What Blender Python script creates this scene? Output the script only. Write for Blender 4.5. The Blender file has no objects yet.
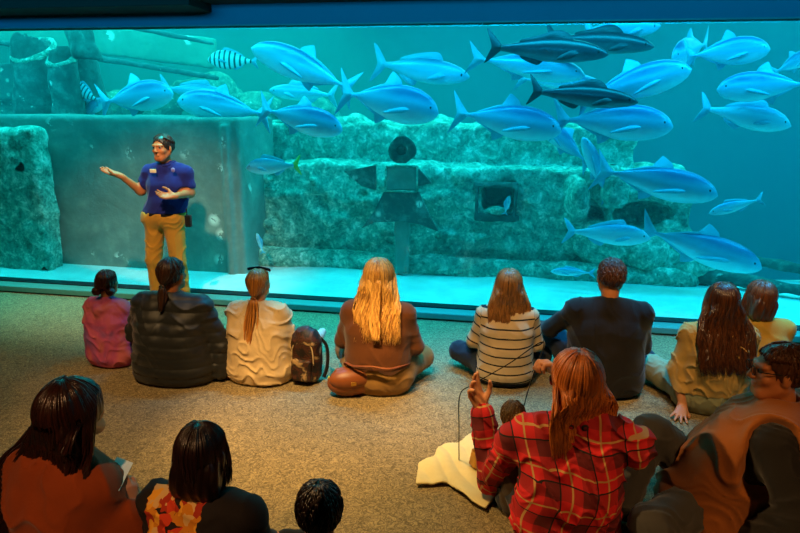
import bpy, math, random
import numpy as np
from mathutils import Vector, Matrix
PI = math.pi
sc = bpy.context.scene
COL = sc.collection
random.seed(7)
V = lambda *a: np.array(a, dtype=np.float64)

# ------------------------------------------------------------------ camera
W, H, F = 800, 533, 620.0
CAM = V(0, 0, 1.86)
YAW, PITCH, ROLL = math.radians(9.7), math.radians(14.0), math.radians(0.6)
fw = V(-math.sin(YAW)*math.cos(PITCH), math.cos(YAW)*math.cos(PITCH), -math.sin(PITCH))
rt0 = V(math.cos(YAW), math.sin(YAW), 0)
up0 = np.cross(rt0, fw)
rt = rt0*math.cos(ROLL) + up0*math.sin(ROLL)
up = -rt0*math.sin(ROLL) + up0*math.cos(ROLL)
cd = bpy.data.cameras.new('camera'); cam = bpy.data.objects.new('camera', cd); COL.objects.link(cam)
cd.sensor_width = 36; cd.lens = F*36/W; cd.clip_start = .05; cd.clip_end = 100
cam.matrix_world = Matrix(((rt[0], up[0], -fw[0], CAM[0]), (rt[1], up[1], -fw[1], CAM[1]), (rt[2], up[2], -fw[2], CAM[2]), (0, 0, 0, 1)))
sc.camera = cam

def ray(px, py):
    return fw + rt*((px-W/2)/F) - up*((py-H/2)/F)
def on_z(px, py, z=0.0):
    d = ray(px, py); return CAM + d*((z-CAM[2])/d[2])
def on_y(px, py, y):
    d = ray(px, py); return CAM + d*((y-CAM[1])/d[1])
def project(p):
    q = np.array(p)-CAM; z = q@fw
    return (W/2+F*(q@rt)/z, H/2-F*(q@up)/z)

# ------------------------------------------------------------------ tags and objects
def tag(o, label=None, cat=None, group=None, kind=None):
    if label: o['label'] = label
    if cat: o['category'] = cat
    if group: o['group'] = group
    if kind: o['kind'] = kind
    return o
def empty(name, loc=(0, 0, 0), rz=0, label=None, cat=None, group=None):
    o = bpy.data.objects.new(name, None); COL.objects.link(o)
    o.location = tuple(loc); o.rotation_euler = (0, 0, rz); o.empty_display_size = .1
    return tag(o, label, cat, group)
def link(name, me, mat=None, parent=None, loc=(0, 0, 0), rot=(0, 0, 0), smooth=True):
    o = bpy.data.objects.new(name, me); COL.objects.link(o)
    if mat is not None:
        for m in (mat if isinstance(mat, (list, tuple)) else [mat]): me.materials.append(m)
    if parent: o.parent = parent
    o.location = tuple(loc); o.rotation_euler = rot
    if smooth and len(me.polygons): me.polygons.foreach_set('use_smooth', [True]*len(me.polygons))
    return o
def np_mesh(name, v, f, attrs=None):
    """v (n,3), f (m,4) or list of faces"""
    me = bpy.data.meshes.new(name)
    if isinstance(f, np.ndarray):
        n, k = f.shape
        me.vertices.add(len(v)); me.vertices.foreach_set('co', np.asarray(v, np.float32).ravel())
        me.loops.add(n*k); me.loops.foreach_set('vertex_index', f.astype(np.int32).ravel())
        me.polygons.add(n); me.polygons.foreach_set('loop_start', np.arange(0, n*k, k, dtype=np.int32))
        me.polygons.foreach_set('loop_total', np.full(n, k, dtype=np.int32))
        me.update(calc_edges=True)
    else:
        me.from_pydata([tuple(map(float, p)) for p in v], [], f); me.update()
    for k, a in (attrs or {}).items():
        a = np.asarray(a, np.float32)
        if a.ndim == 1:
            at = me.attributes.new(k, 'FLOAT', 'POINT'); at.data.foreach_set('value', a)
        else:
            at = me.attributes.new(k, 'FLOAT_VECTOR', 'POINT'); at.data.foreach_set('vector', a.ravel())
    return me
def box_np(lo, hi):
    x0, y0, z0 = lo; x1, y1, z1 = hi
    v = [(x0, y0, z0), (x1, y0, z0), (x1, y1, z0), (x0, y1, z0), (x0, y0, z1), (x1, y0, z1), (x1, y1, z1), (x0, y1, z1)]
    f = [(0, 3, 2, 1), (4, 5, 6, 7), (0, 1, 5, 4), (1, 2, 6, 5), (2, 3, 7, 6), (3, 0, 4, 7)]
    return v, f
def box(name, lo, hi, mat, parent=None, kind=None, bevel=0, loc=(0, 0, 0), rot=(0, 0, 0)):
    v, f = box_np(lo, hi)
    o = link(name, np_mesh(name, v, f), mat, parent, loc, rot, smooth=False)
    if kind: o['kind'] = kind
    if bevel:
        m = o.modifiers.new('b', 'BEVEL'); m.width = bevel; m.segments = 2
    return o

# ------------------------------------------------------------------ noise (lattice value noise)
_r = np.random.RandomState(3); _P = _r.rand(4096).astype(np.float32)
def vnoise(P, f=1.0, seed=0):
    q = P*f + seed*17.31 + 100.0
    i = np.floor(q).astype(np.int64); t = (q-i).astype(np.float32); t = t*t*(3-2*t)
    def h(a, b, c):
        n = (i[:, 0]+a)*374761393 + (i[:, 1]+b)*668265263 + (i[:, 2]+c)*2147483647
        n = (n ^ (n >> 13))*1274126177
        return _P[(n ^ (n >> 16)) & 4095]
    x, y, z = t[:, 0], t[:, 1], t[:, 2]
    l = lambda a, b, w: a+(b-a)*w
    return l(l(l(h(0, 0, 0), h(1, 0, 0), x), l(h(0, 1, 0), h(1, 1, 0), x), y),
             l(l(h(0, 0, 1), h(1, 0, 1), x), l(h(0, 1, 1), h(1, 1, 1), x), y), z)-.5
def fbm(P, f, seed=0, o=4):
    return sum(vnoise(P, f*2**k, seed+k)*.5**k for k in range(o))

# ------------------------------------------------------------------ signed distance modelling
def nrm(v):
    v = np.asarray(v, float); return v/(np.linalg.norm(v)+1e-9)
class SDF:
    def __init__(s): s.ops = []; s.post = []
    def add(s, fn, lo, hi, k=.02, op='u'): s.ops.append((fn, np.array(lo, float), np.array(hi, float), k, op)); return s
    def rc(s, a, b, ra, rb=None, k=.02, op='u', flat=None):
        """tapered capsule; flat=(axis vector, factor) squashes the section along that axis"""
        rb = ra if rb is None else rb
        a = np.array(a, float); b = np.array(b, float); ba = b-a; L = max(ba@ba, 1e-9)
        if flat is None:
            def fn(P):
                q = P-a; t = np.clip(q@ba/L, 0, 1); q = q-t[:, None]*ba
                return np.sqrt((q*q).sum(1)) - (ra+(rb-ra)*t)
        else:
            ax, fac = nrm(flat[0]), flat[1]
            def fn(P):
                q = P-a; t = np.clip(q@ba/L, 0, 1); q = q-t[:, None]*ba
                c = q@ax; q = q + (c*(1/fac-1))[:, None]*ax
                return (np.sqrt((q*q).sum(1)) - (ra+(rb-ra)*t))*min(1, fac)
        r = max(ra, rb)
        return s.add(fn, np.minimum(a, b)-r, np.maximum(a, b)+r, k, op)
    def chain(s, pts, rs, k=.02, **kw):
        for i in range(len(pts)-1): s.rc(pts[i], pts[i+1], rs[i], rs[i+1], k, **kw)
        return s
    def ell(s, c, r, R=None, k=.02, op='u'):
        c = np.array(c, float); r = np.array(r, float); R = np.eye(3) if R is None else np.asarray(R)
        def fn(P):
            q = (P-c)@R; k0 = np.sqrt(((q/r)**2).sum(1)); k1 = np.sqrt(((q/r**2)**2).sum(1))+1e-9
            return k0*(k0-1)/k1
        m = np.abs(R)@r
        return s.add(fn, c-m, c+m, k, op)
    def box(s, c, h, r=.01, R=None, k=.02, op='u'):
        c = np.array(c, float); h = np.array(h, float)-r; R = np.eye(3) if R is None else np.asarray(R)
        def fn(P):
            q = np.abs((P-c)@R)-h
            return np.sqrt((np.maximum(q, 0)**2).sum(1)) + np.minimum(q.max(1), 0) - r
        m = np.abs(R)@(h+r)
        return s.add(fn, c-m, c+m, k, op)
    def half(s, n, d, k=.01):
        """keep the side where P.n > d"""
        n = nrm(n); s.post.append(('h', n, d, k)); return s
    def disp(s, fn): s.post.append(('d', fn)); return s
    def ev(s, P, C=None, rad=0):
        N = len(P); nb = 1 if C is None else len(C); m = N//nb
        D = np.full(N, 1e3, np.float32)
        for fn, lo, hi, k, op in s.ops:
            if C is None: idx = slice(None); Q = P
            else:
                dist = np.sqrt((np.maximum(np.maximum(lo-C, C-hi), 0)**2).sum(1))
                sel = dist < rad + k + .03
                if not sel.any(): continue
                idx = np.repeat(sel, m); Q = P[idx]
            f = fn(Q).astype(np.float32); d = D[idx]
            if op == 'u':
                h = np.maximum(k-np.abs(d-f), 0)/k; r = np.minimum(d, f)-h*h*k/4
            else:
                h = np.maximum(k-np.abs(d+f), 0)/k; r = np.maximum(d, -f)+h*h*k/4
            D[idx] = r
        for p in s.post:
            if p[0] == 'd': D = D - p[1](P).astype(np.float32)
            else:
                f = (p[2]-P@p[1]).astype(np.float32); k = p[3]
                h = np.maximum(k-np.abs(D-f), 0)/k; D = np.maximum(D, f)+h*h*k/4
        return D
    def mesh(s, name, h=.008, pat=None):
        lo = np.min([o[1] for o in s.ops if o[4] == 'u'], 0)-.04; hi = np.max([o[2] for o in s.ops if o[4] == 'u'], 0)+.04
        B = 6; Hb = B*h
        nb = np.ceil((hi-lo)/Hb).astype(int)
        g = np.stack(np.meshgrid(*[np.arange(n) for n in nb], indexing='ij'), -1).reshape(-1, 3)
        C = lo+(g+.5)*Hb
        D = s.ev(C.astype(np.float32))
        keep = np.abs(D) < Hb*.87*1.5+.012
        g = g[keep]; C = C[keep]
        o = np.stack(np.meshgrid(*[np.arange(B+1)]*3, indexing='ij'), -1).reshape(-1, 3)
        G = (g[:, None, :]*B+o[None]).reshape(-1, 3)
        P = (lo+G*h).astype(np.float32)
        D = s.ev(P, C, Hb*.87).reshape(len(g), B+1, B+1, B+1)
        D = np.where(D == 0, 1e-6, D)
        neg = D < 0
        cs = [(a, b, c) for a in (0, 1) for b in (0, 1) for c in (0, 1)]
        sub = lambda A, c: A[:, c[0]:B+c[0], c[1]:B+c[1], c[2]:B+c[2]]
        cnt = sum(sub(neg, c).astype(np.int8) for c in cs)
        act = (cnt > 0) & (cnt < 8)
        bi, ci, cj, ck = np.nonzero(act)
        if len(bi) == 0: raise RuntimeError('empty sdf '+name)
        val = {c: D[bi, ci+c[0], cj+c[1], ck+c[2]] for c in cs}
        acc = np.zeros((len(bi), 3)); n = np.zeros(len(bi))
        for a in cs:
            for ax in range(3):
                if a[ax]: continue
                b = list(a); b[ax] = 1; b = tuple(b)
                va, vb = val[a], val[b]; x = (va < 0) != (vb < 0)
                t = np.where(x, va/np.where(x, va-vb, 1), 0)
                pt = np.array(a, float)[None]+np.eye(3)[ax][None]*t[:, None]
                acc += pt*x[:, None]; n += x
        cell = g[bi]*B+np.stack([ci, cj, ck], 1)
        vert = lo+(cell+acc/n[:, None])*h
        dim = nb*B+2
        key = lambda c: (c[:, 0]*dim[1]+c[:, 1])*dim[2]+c[:, 2]
        K = key(cell); order = np.argsort(K); Ks = K[order]
        faces = []
        v0 = val[(0, 0, 0)] < 0
        for ax in range(3):
            b = [0, 0, 0]; b[ax] = 1; v1 = val[tuple(b)] < 0
            x = v0 != v1
            c = cell[x]; u, w = (ax+1) % 3, (ax+2) % 3
            du = np.eye(3, dtype=int)[u]; dw = np.eye(3, dtype=int)[w]
            q = []
            ok = (c[:, u] > 0) & (c[:, w] > 0)
            for off in (0*du, du, du+dw, dw):
                kk = key(np.maximum(c-off, 0)); p = np.clip(np.searchsorted(Ks, kk), 0, len(Ks)-1)
                ok &= Ks[p] == kk; q.append(order[p])
            q = np.stack(q, 1); fl = v0[x]
            q = np.where(fl[:, None], q, q[:, ::-1])[ok]
            faces.append(q)
        f = np.concatenate(faces)
        at = {'pat': pat(vert)} if pat else None
        return np_mesh(name, vert, f, at)

def fold(seed, amp, f=22, u=(0, 0, 1), v=(1, 0, 0), lo=0.0):
    u = np.array(u, float); v = np.array(v, float); r = np.random.RandomState(seed); ph = r.rand(8)*6.28
    w = np.cross(u, v)
    def fn(P):
        a, b, c = P@u, P@v, P@w
        wn = 5.5*vnoise(np.asarray(P, np.float32), f*.13, seed)+2.5*vnoise(np.asarray(P, np.float32), f*.3, seed+5)
        wp = wn+.5*np.sin(b*f*.33+ph[0]+2*c*f*.1)+.9*np.sin(b*f*.8+a*f*.3+ph[1])+.6*np.sin(c*f*.7+ph[2])
        r1 = 1-np.abs(np.sin(a*f*.5+wp)); r2 = 1-np.abs(np.sin(a*f*.86+1.7*wp+ph[3]+b*f*.5))
        m = .55+.45*np.sin(b*f*.27+a*f*.2+ph[4])
        return amp*((r1*r1*m+.6*r2*r2*(1-m))-.35)
    return fn

# ------------------------------------------------------------------ tubes and locks
def tubes(paths, seg=5):
    """paths: list of (pts(n,3), radii(n), flat) -> one mesh data tuple"""
    vs, fs, rn = [], [], []; base = 0
    for i, (pts, rs, flat) in enumerate(paths):
        pts = np.asarray(pts, float); n = len(pts)
        t = np.gradient(pts, axis=0); t /= np.linalg.norm(t, axis=1)[:, None]+1e-9
        ref = np.array([0, 0, 1.]) if abs(t[:, 2]).mean() < .8 else np.array([0, 1., 0])
        s = np.cross(t, ref); s /= np.linalg.norm(s, axis=1)[:, None]+1e-9
        q = np.cross(s, t)
        for j in range(n):
            for k in range(seg):
                a = 2*PI*k/seg
                vs.append(pts[j]+s[j]*math.cos(a)*rs[j]+q[j]*math.sin(a)*rs[j]*flat)
        rn += [random.random()]*(n*seg)
        for j in range(n-1):
            for k in range(seg):
                a = base+j*seg+k; b = base+j*seg+(k+1) % seg
                fs.append((a, b, b+seg, a+seg))
        fs.append(tuple(base+k for k in range(seg))[::-1]); fs.append(tuple(base+(n-1)*seg+k for k in range(seg)))
        base += n*seg
    return vs, fs, rn
def tube_obj(name, paths, mat, parent=None, seg=6, loc=(0, 0, 0)):
    v, f, r = tubes(paths, seg)
    return link(name, np_mesh(name, v, f, {'rnd': r}), mat, parent, loc)
def bez(pts, n=12):
    pts = np.asarray(pts, float); m = len(pts)-1
    out = []
    for t in np.linspace(0, m, n):
        i = min(int(t), m-1); u = t-i
        p0 = pts[max(i-1, 0)]; p1 = pts[i]; p2 = pts[i+1]; p3 = pts[min(i+2, m)]
        out.append(.5*((2*p1)+(-p0+p2)*u+(2*p0-5*p1+4*p2-p3)*u*u+(-p0+3*p1-3*p2+p3)*u**3))
    return np.array(out)

# ------------------------------------------------------------------ materials
def lin(h):
    h = h.lstrip('#'); c = [int(h[i:i+2], 16)/255 for i in (0, 2, 4)]
    return tuple([x/12.92 if x <= .04045 else ((x+.055)/1.055)**2.4 for x in c])+(1,)
class NT:
    def __init__(s, name):
        s.m = bpy.data.materials.new(name); s.m.use_nodes = True; s.t = s.m.node_tree; s.n = s.t.nodes
        s.p = s.n['Principled BSDF']
    def node(s, ty, **kw):
        n = s.n.new(ty)
        for k, v in kw.items():
            if k.startswith('i_'): n.inputs[k[2:].replace('_', ' ')].default_value = v
            else: setattr(n, k, v)
        return n
    def l(s, a, b): s.t.links.new(a, b)
    def coord(s, which='Object', scale=(1, 1, 1), attr=None):
        if attr: o = s.node('ShaderNodeAttribute', attribute_name=attr).outputs['Vector']
        else: o = s.node('ShaderNodeTexCoord').outputs[which]
        m = s.node('ShaderNodeMapping'); m.inputs['Scale'].default_value = scale; s.l(o, m.inputs[0]); return m.outputs[0]
    def noise(s, vec, scale, detail=4, rough=.6, dist=0):
        n = s.node('ShaderNodeTexNoise'); n.inputs['Scale'].default_value = scale; n.inputs['Detail'].default_value = detail
        n.inputs['Roughness'].default_value = rough; n.inputs['Distortion'].default_value = dist
        s.l(vec, n.inputs['Vector']); return n.outputs['Fac']
    def ramp(s, fac, stops, interp='LINEAR'):
        r = s.node('ShaderNodeValToRGB'); e = r.color_ramp; e.interpolation = interp
        while len(e.elements) < len(stops): e.elements.new(.5)
        for el, (p, c) in zip(e.elements, stops): el.position = p; el.color = c if len(c) == 4 else tuple(c)+(1,)
        s.l(fac, r.inputs[0]); return r.outputs[0]
    def math(s, op, a, b=None, c=None):
        n = s.node('ShaderNodeMath', operation=op)
        for i, x in enumerate((a, b, c)):
            if x is None: continue
            if isinstance(x, (int, float)): n.inputs[i].default_value = x
            else: s.l(x, n.inputs[i])
        return n.outputs[0]
    def mix(s, fac, a, b, mode='MIX'):
        n = s.node('ShaderNodeMix', data_type='RGBA', blend_type=mode)
        for sock, x in ((n.inputs[0], fac), (n.inputs[6], a), (n.inputs[7], b)):
            if isinstance(x, (int, float)): sock.default_value = x
            elif isinstance(x, tuple): sock.default_value = x
            else: s.l(x, sock)
        return n.outputs[2]
    def bump(s, h, strength=.3, dist=.01):
        b = s.node('ShaderNodeBump'); b.inputs['Strength'].default_value = strength; b.inputs['Distance'].default_value = dist
        s.l(h, b.inputs['Height']); s.l(b.outputs[0], s.p.inputs['Normal'])
    def set(s, **kw):
        for k, v in kw.items():
            i = s.p.inputs[k.replace('_', ' ')]
            if isinstance(v, (int, float, tuple)): i.default_value = v
            else: s.l(v, i)
        return s
def simple(name, col, rough=.6, metal=0, var=.25, scale=20, bump=.2, bscale=180, spec=.4, sheen=0):
    t = NT(name); c = lin(col); v = t.coord()
    n = t.noise(v, scale)
    t.set(Base_Color=t.mix(n, tuple(x*(1-var) for x in c[:3])+(1,), tuple(min(1, x*(1+var)) for x in c[:3])+(1,)), Roughness=rough, Metallic=metal)
    t.p.inputs['Specular IOR Level'].default_value = spec
    if sheen: t.p.inputs['Sheen Weight'].default_value = sheen; t.p.inputs['Sheen Roughness'].default_value = .5
    if bump: t.bump(t.noise(v, bscale, 2), bump, .003)
    return t.m
def cloth(name, col, **kw):
    a = dict(rough=.85, var=.15, scale=12, bump=.35, bscale=260, spec=.2, sheen=.15); a.update(kw); return simple(name, col, **a)
def hairmat(name, c1, c2, rough=.38):
    t = NT(name); r = t.node('ShaderNodeAttribute', attribute_name='rnd').outputs['Fac']
    v = t.coord(scale=(90, 90, 8)); n = t.noise(v, 1, 3)
    f = t.math('MULTIPLY_ADD', n, .7, t.math('MULTIPLY', r, .35))
    t.set(Base_Color=t.ramp(f, [(.2, lin(c1)), (.75, lin(c2))]), Roughness=rough)
    t.p.inputs['Specular IOR Level'].default_value = .5
    t.bump(n, .5, .004)
    return t.m
def skinmat(name, col):
    t = NT(name); v = t.coord(); c = lin(col); n = t.noise(v, 14)
    t.set(Base_Color=t.mix(n, tuple(x*.85 for x in c[:3])+(1,), (min(1, c[0]*1.12), c[1]*1.02, c[2]*.98, 1)), Roughness=.5)
    t.p.inputs['Subsurface Weight'].default_value = .08; t.p.inputs['Subsurface Radius'].default_value = (.02, .008, .004)
    t.bump(t.noise(v, 200, 2), .08, .002); return t.m
WATER_ABS, WATER_SC = .12, .055
LT, LW = 1.0, 1.25
# ================================================================== ROOM
FL = on_z(400, 317.9)              # foot of the kerb under the window
KY = FL[1]                         # kerb front
G = KY+.16                         # face of the acrylic
sill = on_y(400, 304, G)[2]        # bottom of the pane
HEAD = on_y(400, 23.5, G)[2]       # top of the pane
TOPZ = on_y(600, 0, G-.12)[2]
XL, XR = -9.5, 7.5
print('KY %.2f G %.2f sill %.3f head %.2f top %.2f' % (KY, G, sill, HEAD, TOPZ))

# carpet: mottled loop pile with a worm-like pattern
t = NT('carpet'); v = t.coord('Object')
vo = t.node('ShaderNodeTexNoise'); vo.inputs['Scale'].default_value = 26; vo.inputs['Detail'].default_value = 1; vo.inputs['Distortion'].default_value = 1.6
t.l(v, vo.inputs['Vector'])
w = t.math('PINGPONG', t.math('MULTIPLY', vo.outputs['Fac'], 4.0), .5)
n2 = t.noise(v, 160, 3, .7)
wf = t.math('ADD', t.math('MULTIPLY', w, .9), t.math('MULTIPLY', n2, .55))
t.set(Base_Color=t.ramp(wf, [(.15, lin('#4a4030')), (.6, lin('#93825f')), (.95, lin('#c4aa74'))]), Roughness=.95)
t.p.inputs['Specular IOR Level'].default_value = .15
t.bump(wf, .6, .012)
M_carpet = t.m
box('floor', (XL, -4, -.1), (XR, KY+.3, 0), M_carpet, kind='structure')
M_dark = simple('dark_plaster', '#1a1410', .9, bump=.1)
M_ceil = simple('ceiling_paint', '#2a1a12', .9, bump=.1)
M_header = simple('blue_header_paint', '#0a5672', .55, var=.08, scale=3, bump=.05)
M_kerb_top = simple('kerb_stone', '#4d8f86', .5, var=.15, bump=.1)
M_kerb = simple('kerb_rubber', '#1e2c2a', .6, var=.15, bump=.1)
box('wall_left', (XL-.1, -4, 0), (XL, KY+.3, 3.6), M_dark, kind='structure')
box('wall_right', (XR, -4, 0), (XR+.1, KY+.3, 3.6), M_dark, kind='structure')
box('wall_back', (XL-.1, -4.1, 0), (XR+.1, -4, 3.6), M_dark, kind='structure')
box('ceiling', (XL-.1, -4.1, 3.6), (XR+.1, KY-.8, 3.7), M_ceil, kind='structure')
# header over the window, kerb and ledge under it
box('wall_front', (XL, G-.05, HEAD), (XR, G, 3.7), M_header, kind='structure', bevel=.006)
box('wall_lamp_baffle', (XL, G+.001, HEAD+.004), (XR, G+.199, 3.7), M_dark, kind='structure')  # dark slab added behind the header to block the tank lamps
xs = on_y(212, 12, G-.05)[0]
box('trim_1', (XL, KY-.3, on_y(100, 14.5, G-.05)[2]), (xs, G-.051, 3.7), M_dark, kind='structure', bevel=.006)
box('trim_2', (xs, KY-.3, on_y(600, -3, G-.05)[2]), (XR, G-.051, 3.7), M_dark, kind='structure')
box('trim_3', (XL, KY, 0), (XR, G-.03, sill-.07), M_kerb, kind='structure', bevel=.008)
box('trim_4', (XL, KY-.012, sill-.07), (XR, G, sill-.012), M_kerb_top, kind='structure', bevel=.008)
M_seam = simple('silicone', '#0c1c22', .4, bump=0)
box('window_frame', (XL, G-.02, sill-.012), (XR, G+.1, sill), M_seam, kind='structure').name = 'trim_5'
M_lip = simple('pale_lip', '#35606c', .4, bump=0)
box('trim_6', (XL, G-.055, HEAD-.008), (XR, G-.045, HEAD+.004), M_lip, kind='structure')

# acrylic: thin clear pane with mirror reflection by angle
t = NT('acrylic'); t.n.remove(t.p)
tr = t.node('ShaderNodeBsdfTransparent'); tr.inputs[0].default_value = (.93, .985, 1, 1)
gl = t.node('ShaderNodeBsdfGlossy'); gl.inputs['Roughness'].default_value = .02
fr = t.node('ShaderNodeFresnel'); fr.inputs[0].default_value = 1.3
mx = t.node('ShaderNodeMixShader'); t.l(fr.outputs[0], mx.inputs[0]); t.l(tr.outputs[0], mx.inputs[1]); t.l(gl.outputs[0], mx.inputs[2])
t.l(mx.outputs[0], t.n['Material Output'].inputs[0])
me = np_mesh('window_1', [(XL, G, sill), (XR, G, sill), (XR, G, HEAD), (XL, G, HEAD)], [(0, 1, 2, 3)])
o = link('window_1', me, t.m, smooth=False); o['kind'] = 'structure'

# ================================================================== TANK
TY = G+7.0; TX0, TX1 = XL, XR; TZ = 3.6
t = NT('tank_paint'); v = t.coord('Object')
n = t.noise(v, .45, 3); sx = t.node('ShaderNodeSeparateXYZ'); t.l(v, sx.inputs[0])
f = t.math('ADD', t.math('MULTIPLY_ADD', sx.outputs[0], .06, .45), t.math('MULTIPLY', n, .25))
t.set(Base_Color=t.ramp(f, [(.2, lin('#1f7f78')), (.9, lin('#155a78'))]), Roughness=.8)
M_tank = t.m
box('wall_tank_back', (TX0, TY, -2.4), (TX1, TY+.1, TZ), M_tank, kind='structure')
box('wall_tank_left', (TX0-.1, G+.2, -2.4), (TX0, TY, TZ), M_tank, kind='structure')
box('wall_tank_right', (TX1, G+.2, -2.4), (TX1+.1, TY, TZ), M_tank, kind='structure')
t = NT('sand'); v = t.coord(); n = t.noise(v, 3, 5, .6)
t.set(Base_Color=t.ramp(n, [(.3, lin('#cfd8d2')), (.7, lin('#f2f5ee'))]), Roughness=.9); t.bump(n, .3, .03)
sv = []; 
gx, gy = 90, 50
for j in range(gy+1):
    for i in range(gx+1):
        sv.append((TX0+(TX1-TX0)*i/gx, G+.1+(TY-G-.1)*j/gy, 0))
sv = np.array(sv); sv[:, 2] = sill-.015-2.2*np.clip((sv[:, 1]-G-1.75)/1.3, 0, 1)**1.5+.10*np.maximum(0, fbm(sv.astype(np.float32), .9, 5)+.12)*np.clip((sv[:, 1]-G-.35)*1.2, 0, 1)
sf = np.array([(j*(gx+1)+i, j*(gx+1)+i+1, (j+1)*(gx+1)+i+1, (j+1)*(gx+1)+i) for j in range(gy) for i in range(gx)])
o = link('tank_floor', np_mesh('tank_floor', sv, sf), t.m); o['kind'] = 'structure'; o.name = 'floor_tank'

# water: clear blue-green medium filling the tank
t = NT('water'); t.n.remove(t.p)
a1 = t.node('ShaderNodeVolumeAbsorption'); a1.inputs[0].default_value = (.05, .80, .85, 1); a1.inputs['Density'].default_value = WATER_ABS
s1 = t.node('ShaderNodeVolumeScatter'); s1.inputs[0].default_value = (.10, .85, .95, 1); s1.inputs['Density'].default_value = WATER_SC
s1.inputs['Anisotropy'].default_value = .25
ad = t.node('ShaderNodeAddShader'); t.l(a1.outputs[0], ad.inputs[0]); t.l(s1.outputs[0], ad.inputs[1])
t.l(ad.outputs[0], t.n['Material Output'].inputs['Volume'])
o = box('water', (TX0+.001, G+.2, -2.4), (TX1-.001, TY-.001, TZ-.15), t.m, kind='stuff')
tag(o, 'clear blue-green water filling the aquarium behind the viewing window', 'water')

# encrusted surfaces
def crust(name, c0, c1, c2, sc=9):
    t = NT(name); v = t.coord('Object')
    a = t.noise(v, sc, 6, .7, .4); b = t.noise(v, sc*4, 4, .7)
    f = t.math('ADD', t.math('MULTIPLY', a, .7), t.math('MULTIPLY', b, .35))
    vo = t.node('ShaderNodeTexVoronoi'); vo.inputs['Scale'].default_value = sc*2.2; t.l(v, vo.inputs['Vector'])
    spots = t.ramp(vo.outputs['Distance'], [(.12, (1, 1, 1)), (.3, (0, 0, 0))])
    base = t.ramp(f, [(.38, lin(c0)), (.53, lin(c1)), (.66, lin(c2))])
    t.set(Base_Color=t.mix(t.math('MULTIPLY', spots, t.math('GREATER_THAN', a, .55)), base, lin('#e8f2e4')), Roughness=.9)
    t.bump(f, .6, .03); return t.m
M_wreck = crust('coral_crust', '#2b645a', '#6cb09a', '#d5f3df')
M_mound = crust('algae_crust', '#28564e', '#457e70', '#7fae9a')
M_smooth = crust('weathered_quay', '#6c7f76', '#7c8f84', '#93a597', 1.6)
M_pile = crust('weedy_piling', '#1f423e', '#31605a', '#5b8a80', 3)
M_deck = crust('pier_boards', '#35705c', '#3f7d68', '#4c8a74', 1.5)
M_dark_beam = crust('dark_timber', '#1c3b3a', '#274c49', '#3c6761', 3)  # plain dark green colour, same on every face
M_iron = crust('rusted_iron', '#3b4f4a', '#4b605a', '#7d978c', 3)

def rock(name, build, mat, amp, f, h, label=None, cat=None, parent=None, seed=0, kind=None, group=None):
    s = SDF(); build(s)
    s.disp(lambda P: amp*fbm(P, f, seed, 4))
    o = link(name, s.mesh(name, h), mat, parent)
    if label: tag(o, label, cat, group, kind)
    return o
def pbox(s, x0, y0, x1, y1, Y, depth, r=.05, k=.05, op='u'):
    """box whose front face shows between two pixels of the window, standing at distance Y"""
    a = on_y(x0, y1, Y); b = on_y(x1, y0, Y)
    s.box(((a[0]+b[0])/2, Y+depth/2, (a[2]+b[2])/2), ((b[0]-a[0])/2, depth/2, (b[2]-a[2])/2), r, None, k, op)

# sunken hull across the tank: main side, recessed upper strake, openings
Y1 = G+1.45
hull = empty('shipwreck', (0, 0, 0), label='long coral-crusted sunken hull lying across the tank with a square porthole', cat='shipwreck')
def b_main(s):
    a = on_y(243, 168, Y1); b = on_y(700, 168, Y1)
    zt = on_y(450, 166, Y1)[2]
    s.box(((a[0]+b[0])/2, Y1+.55, zt/2), ((b[0]-a[0])/2, .55, zt/2), .06)
    pbox(s, 479, 187, 513, 216, Y1-.3, 1.0, .02, .03, 's')
    c = on_y(640, 216, Y1)
    s.ell((c[0], Y1+.05, c[2]), (.32, .35, .16), None, .06, 's')
    s.ell((c[0]-.5, Y1+.02, c[2]-.12), (.18, .2, .22), None, .06, 's')
    for q in range(26):
        u = on_y(random.uniform(240, 690), random.uniform(172, 245), Y1)
        s.ell((u[0], Y1-.02, u[2]), (random.uniform(.04, .13), random.uniform(.04, .09), random.uniform(.03, .08)), None, .04)
rock('hull_side', b_main, M_wreck, .09, 4, .03, parent=hull, seed=2)
def b_up(s):
    a = on_y(243, 127, Y1+.5); b = on_y(640, 127, Y1+.5); zt = on_y(400, 124, Y1+.45)[2]
    s.box(((a[0]+b[0])/2, Y1+.95, zt/2), ((b[0]-a[0])/2, .5, zt/2), .05)
    for q in range(16):
        u = on_y(random.uniform(262, 600), 124, Y1+.5)
        s.ell((u[0], Y1+random.uniform(.5, .9), zt), (random.uniform(.06, .2), .12, random.uniform(.03, .1)), None, .05)
rock('upper_strake', b_up, M_wreck, .10, 3.5, .03, parent=hull, seed=9)
def b_log(s):
    Y = Y1-.16
    a = on_y(243, 254, Y); b = on_y(690, 263, Y); r = .115
    s.rc((a[0], Y, r+sill-.05), (b[0], Y, r+sill-.05), r+.02, r)
rock('keel_log', b_log, M_wreck, .05, 4, .022, parent=hull, seed=4)
fr_ = SDF()
for (x0, y0, x1, y1) in ((474, 183, 518, 187), (474, 216, 520, 221), (474, 183, 479, 220), (513, 183, 518, 220)):
    pbox(fr_, x0, y0, x1, y1, Y1-.07, .12, .01, .01)
fr_.disp(lambda P: .02*fbm(P, 9, 1, 3))
link('porthole_frame', fr_.mesh('porthole_frame', .014), M_iron, hull)

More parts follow.
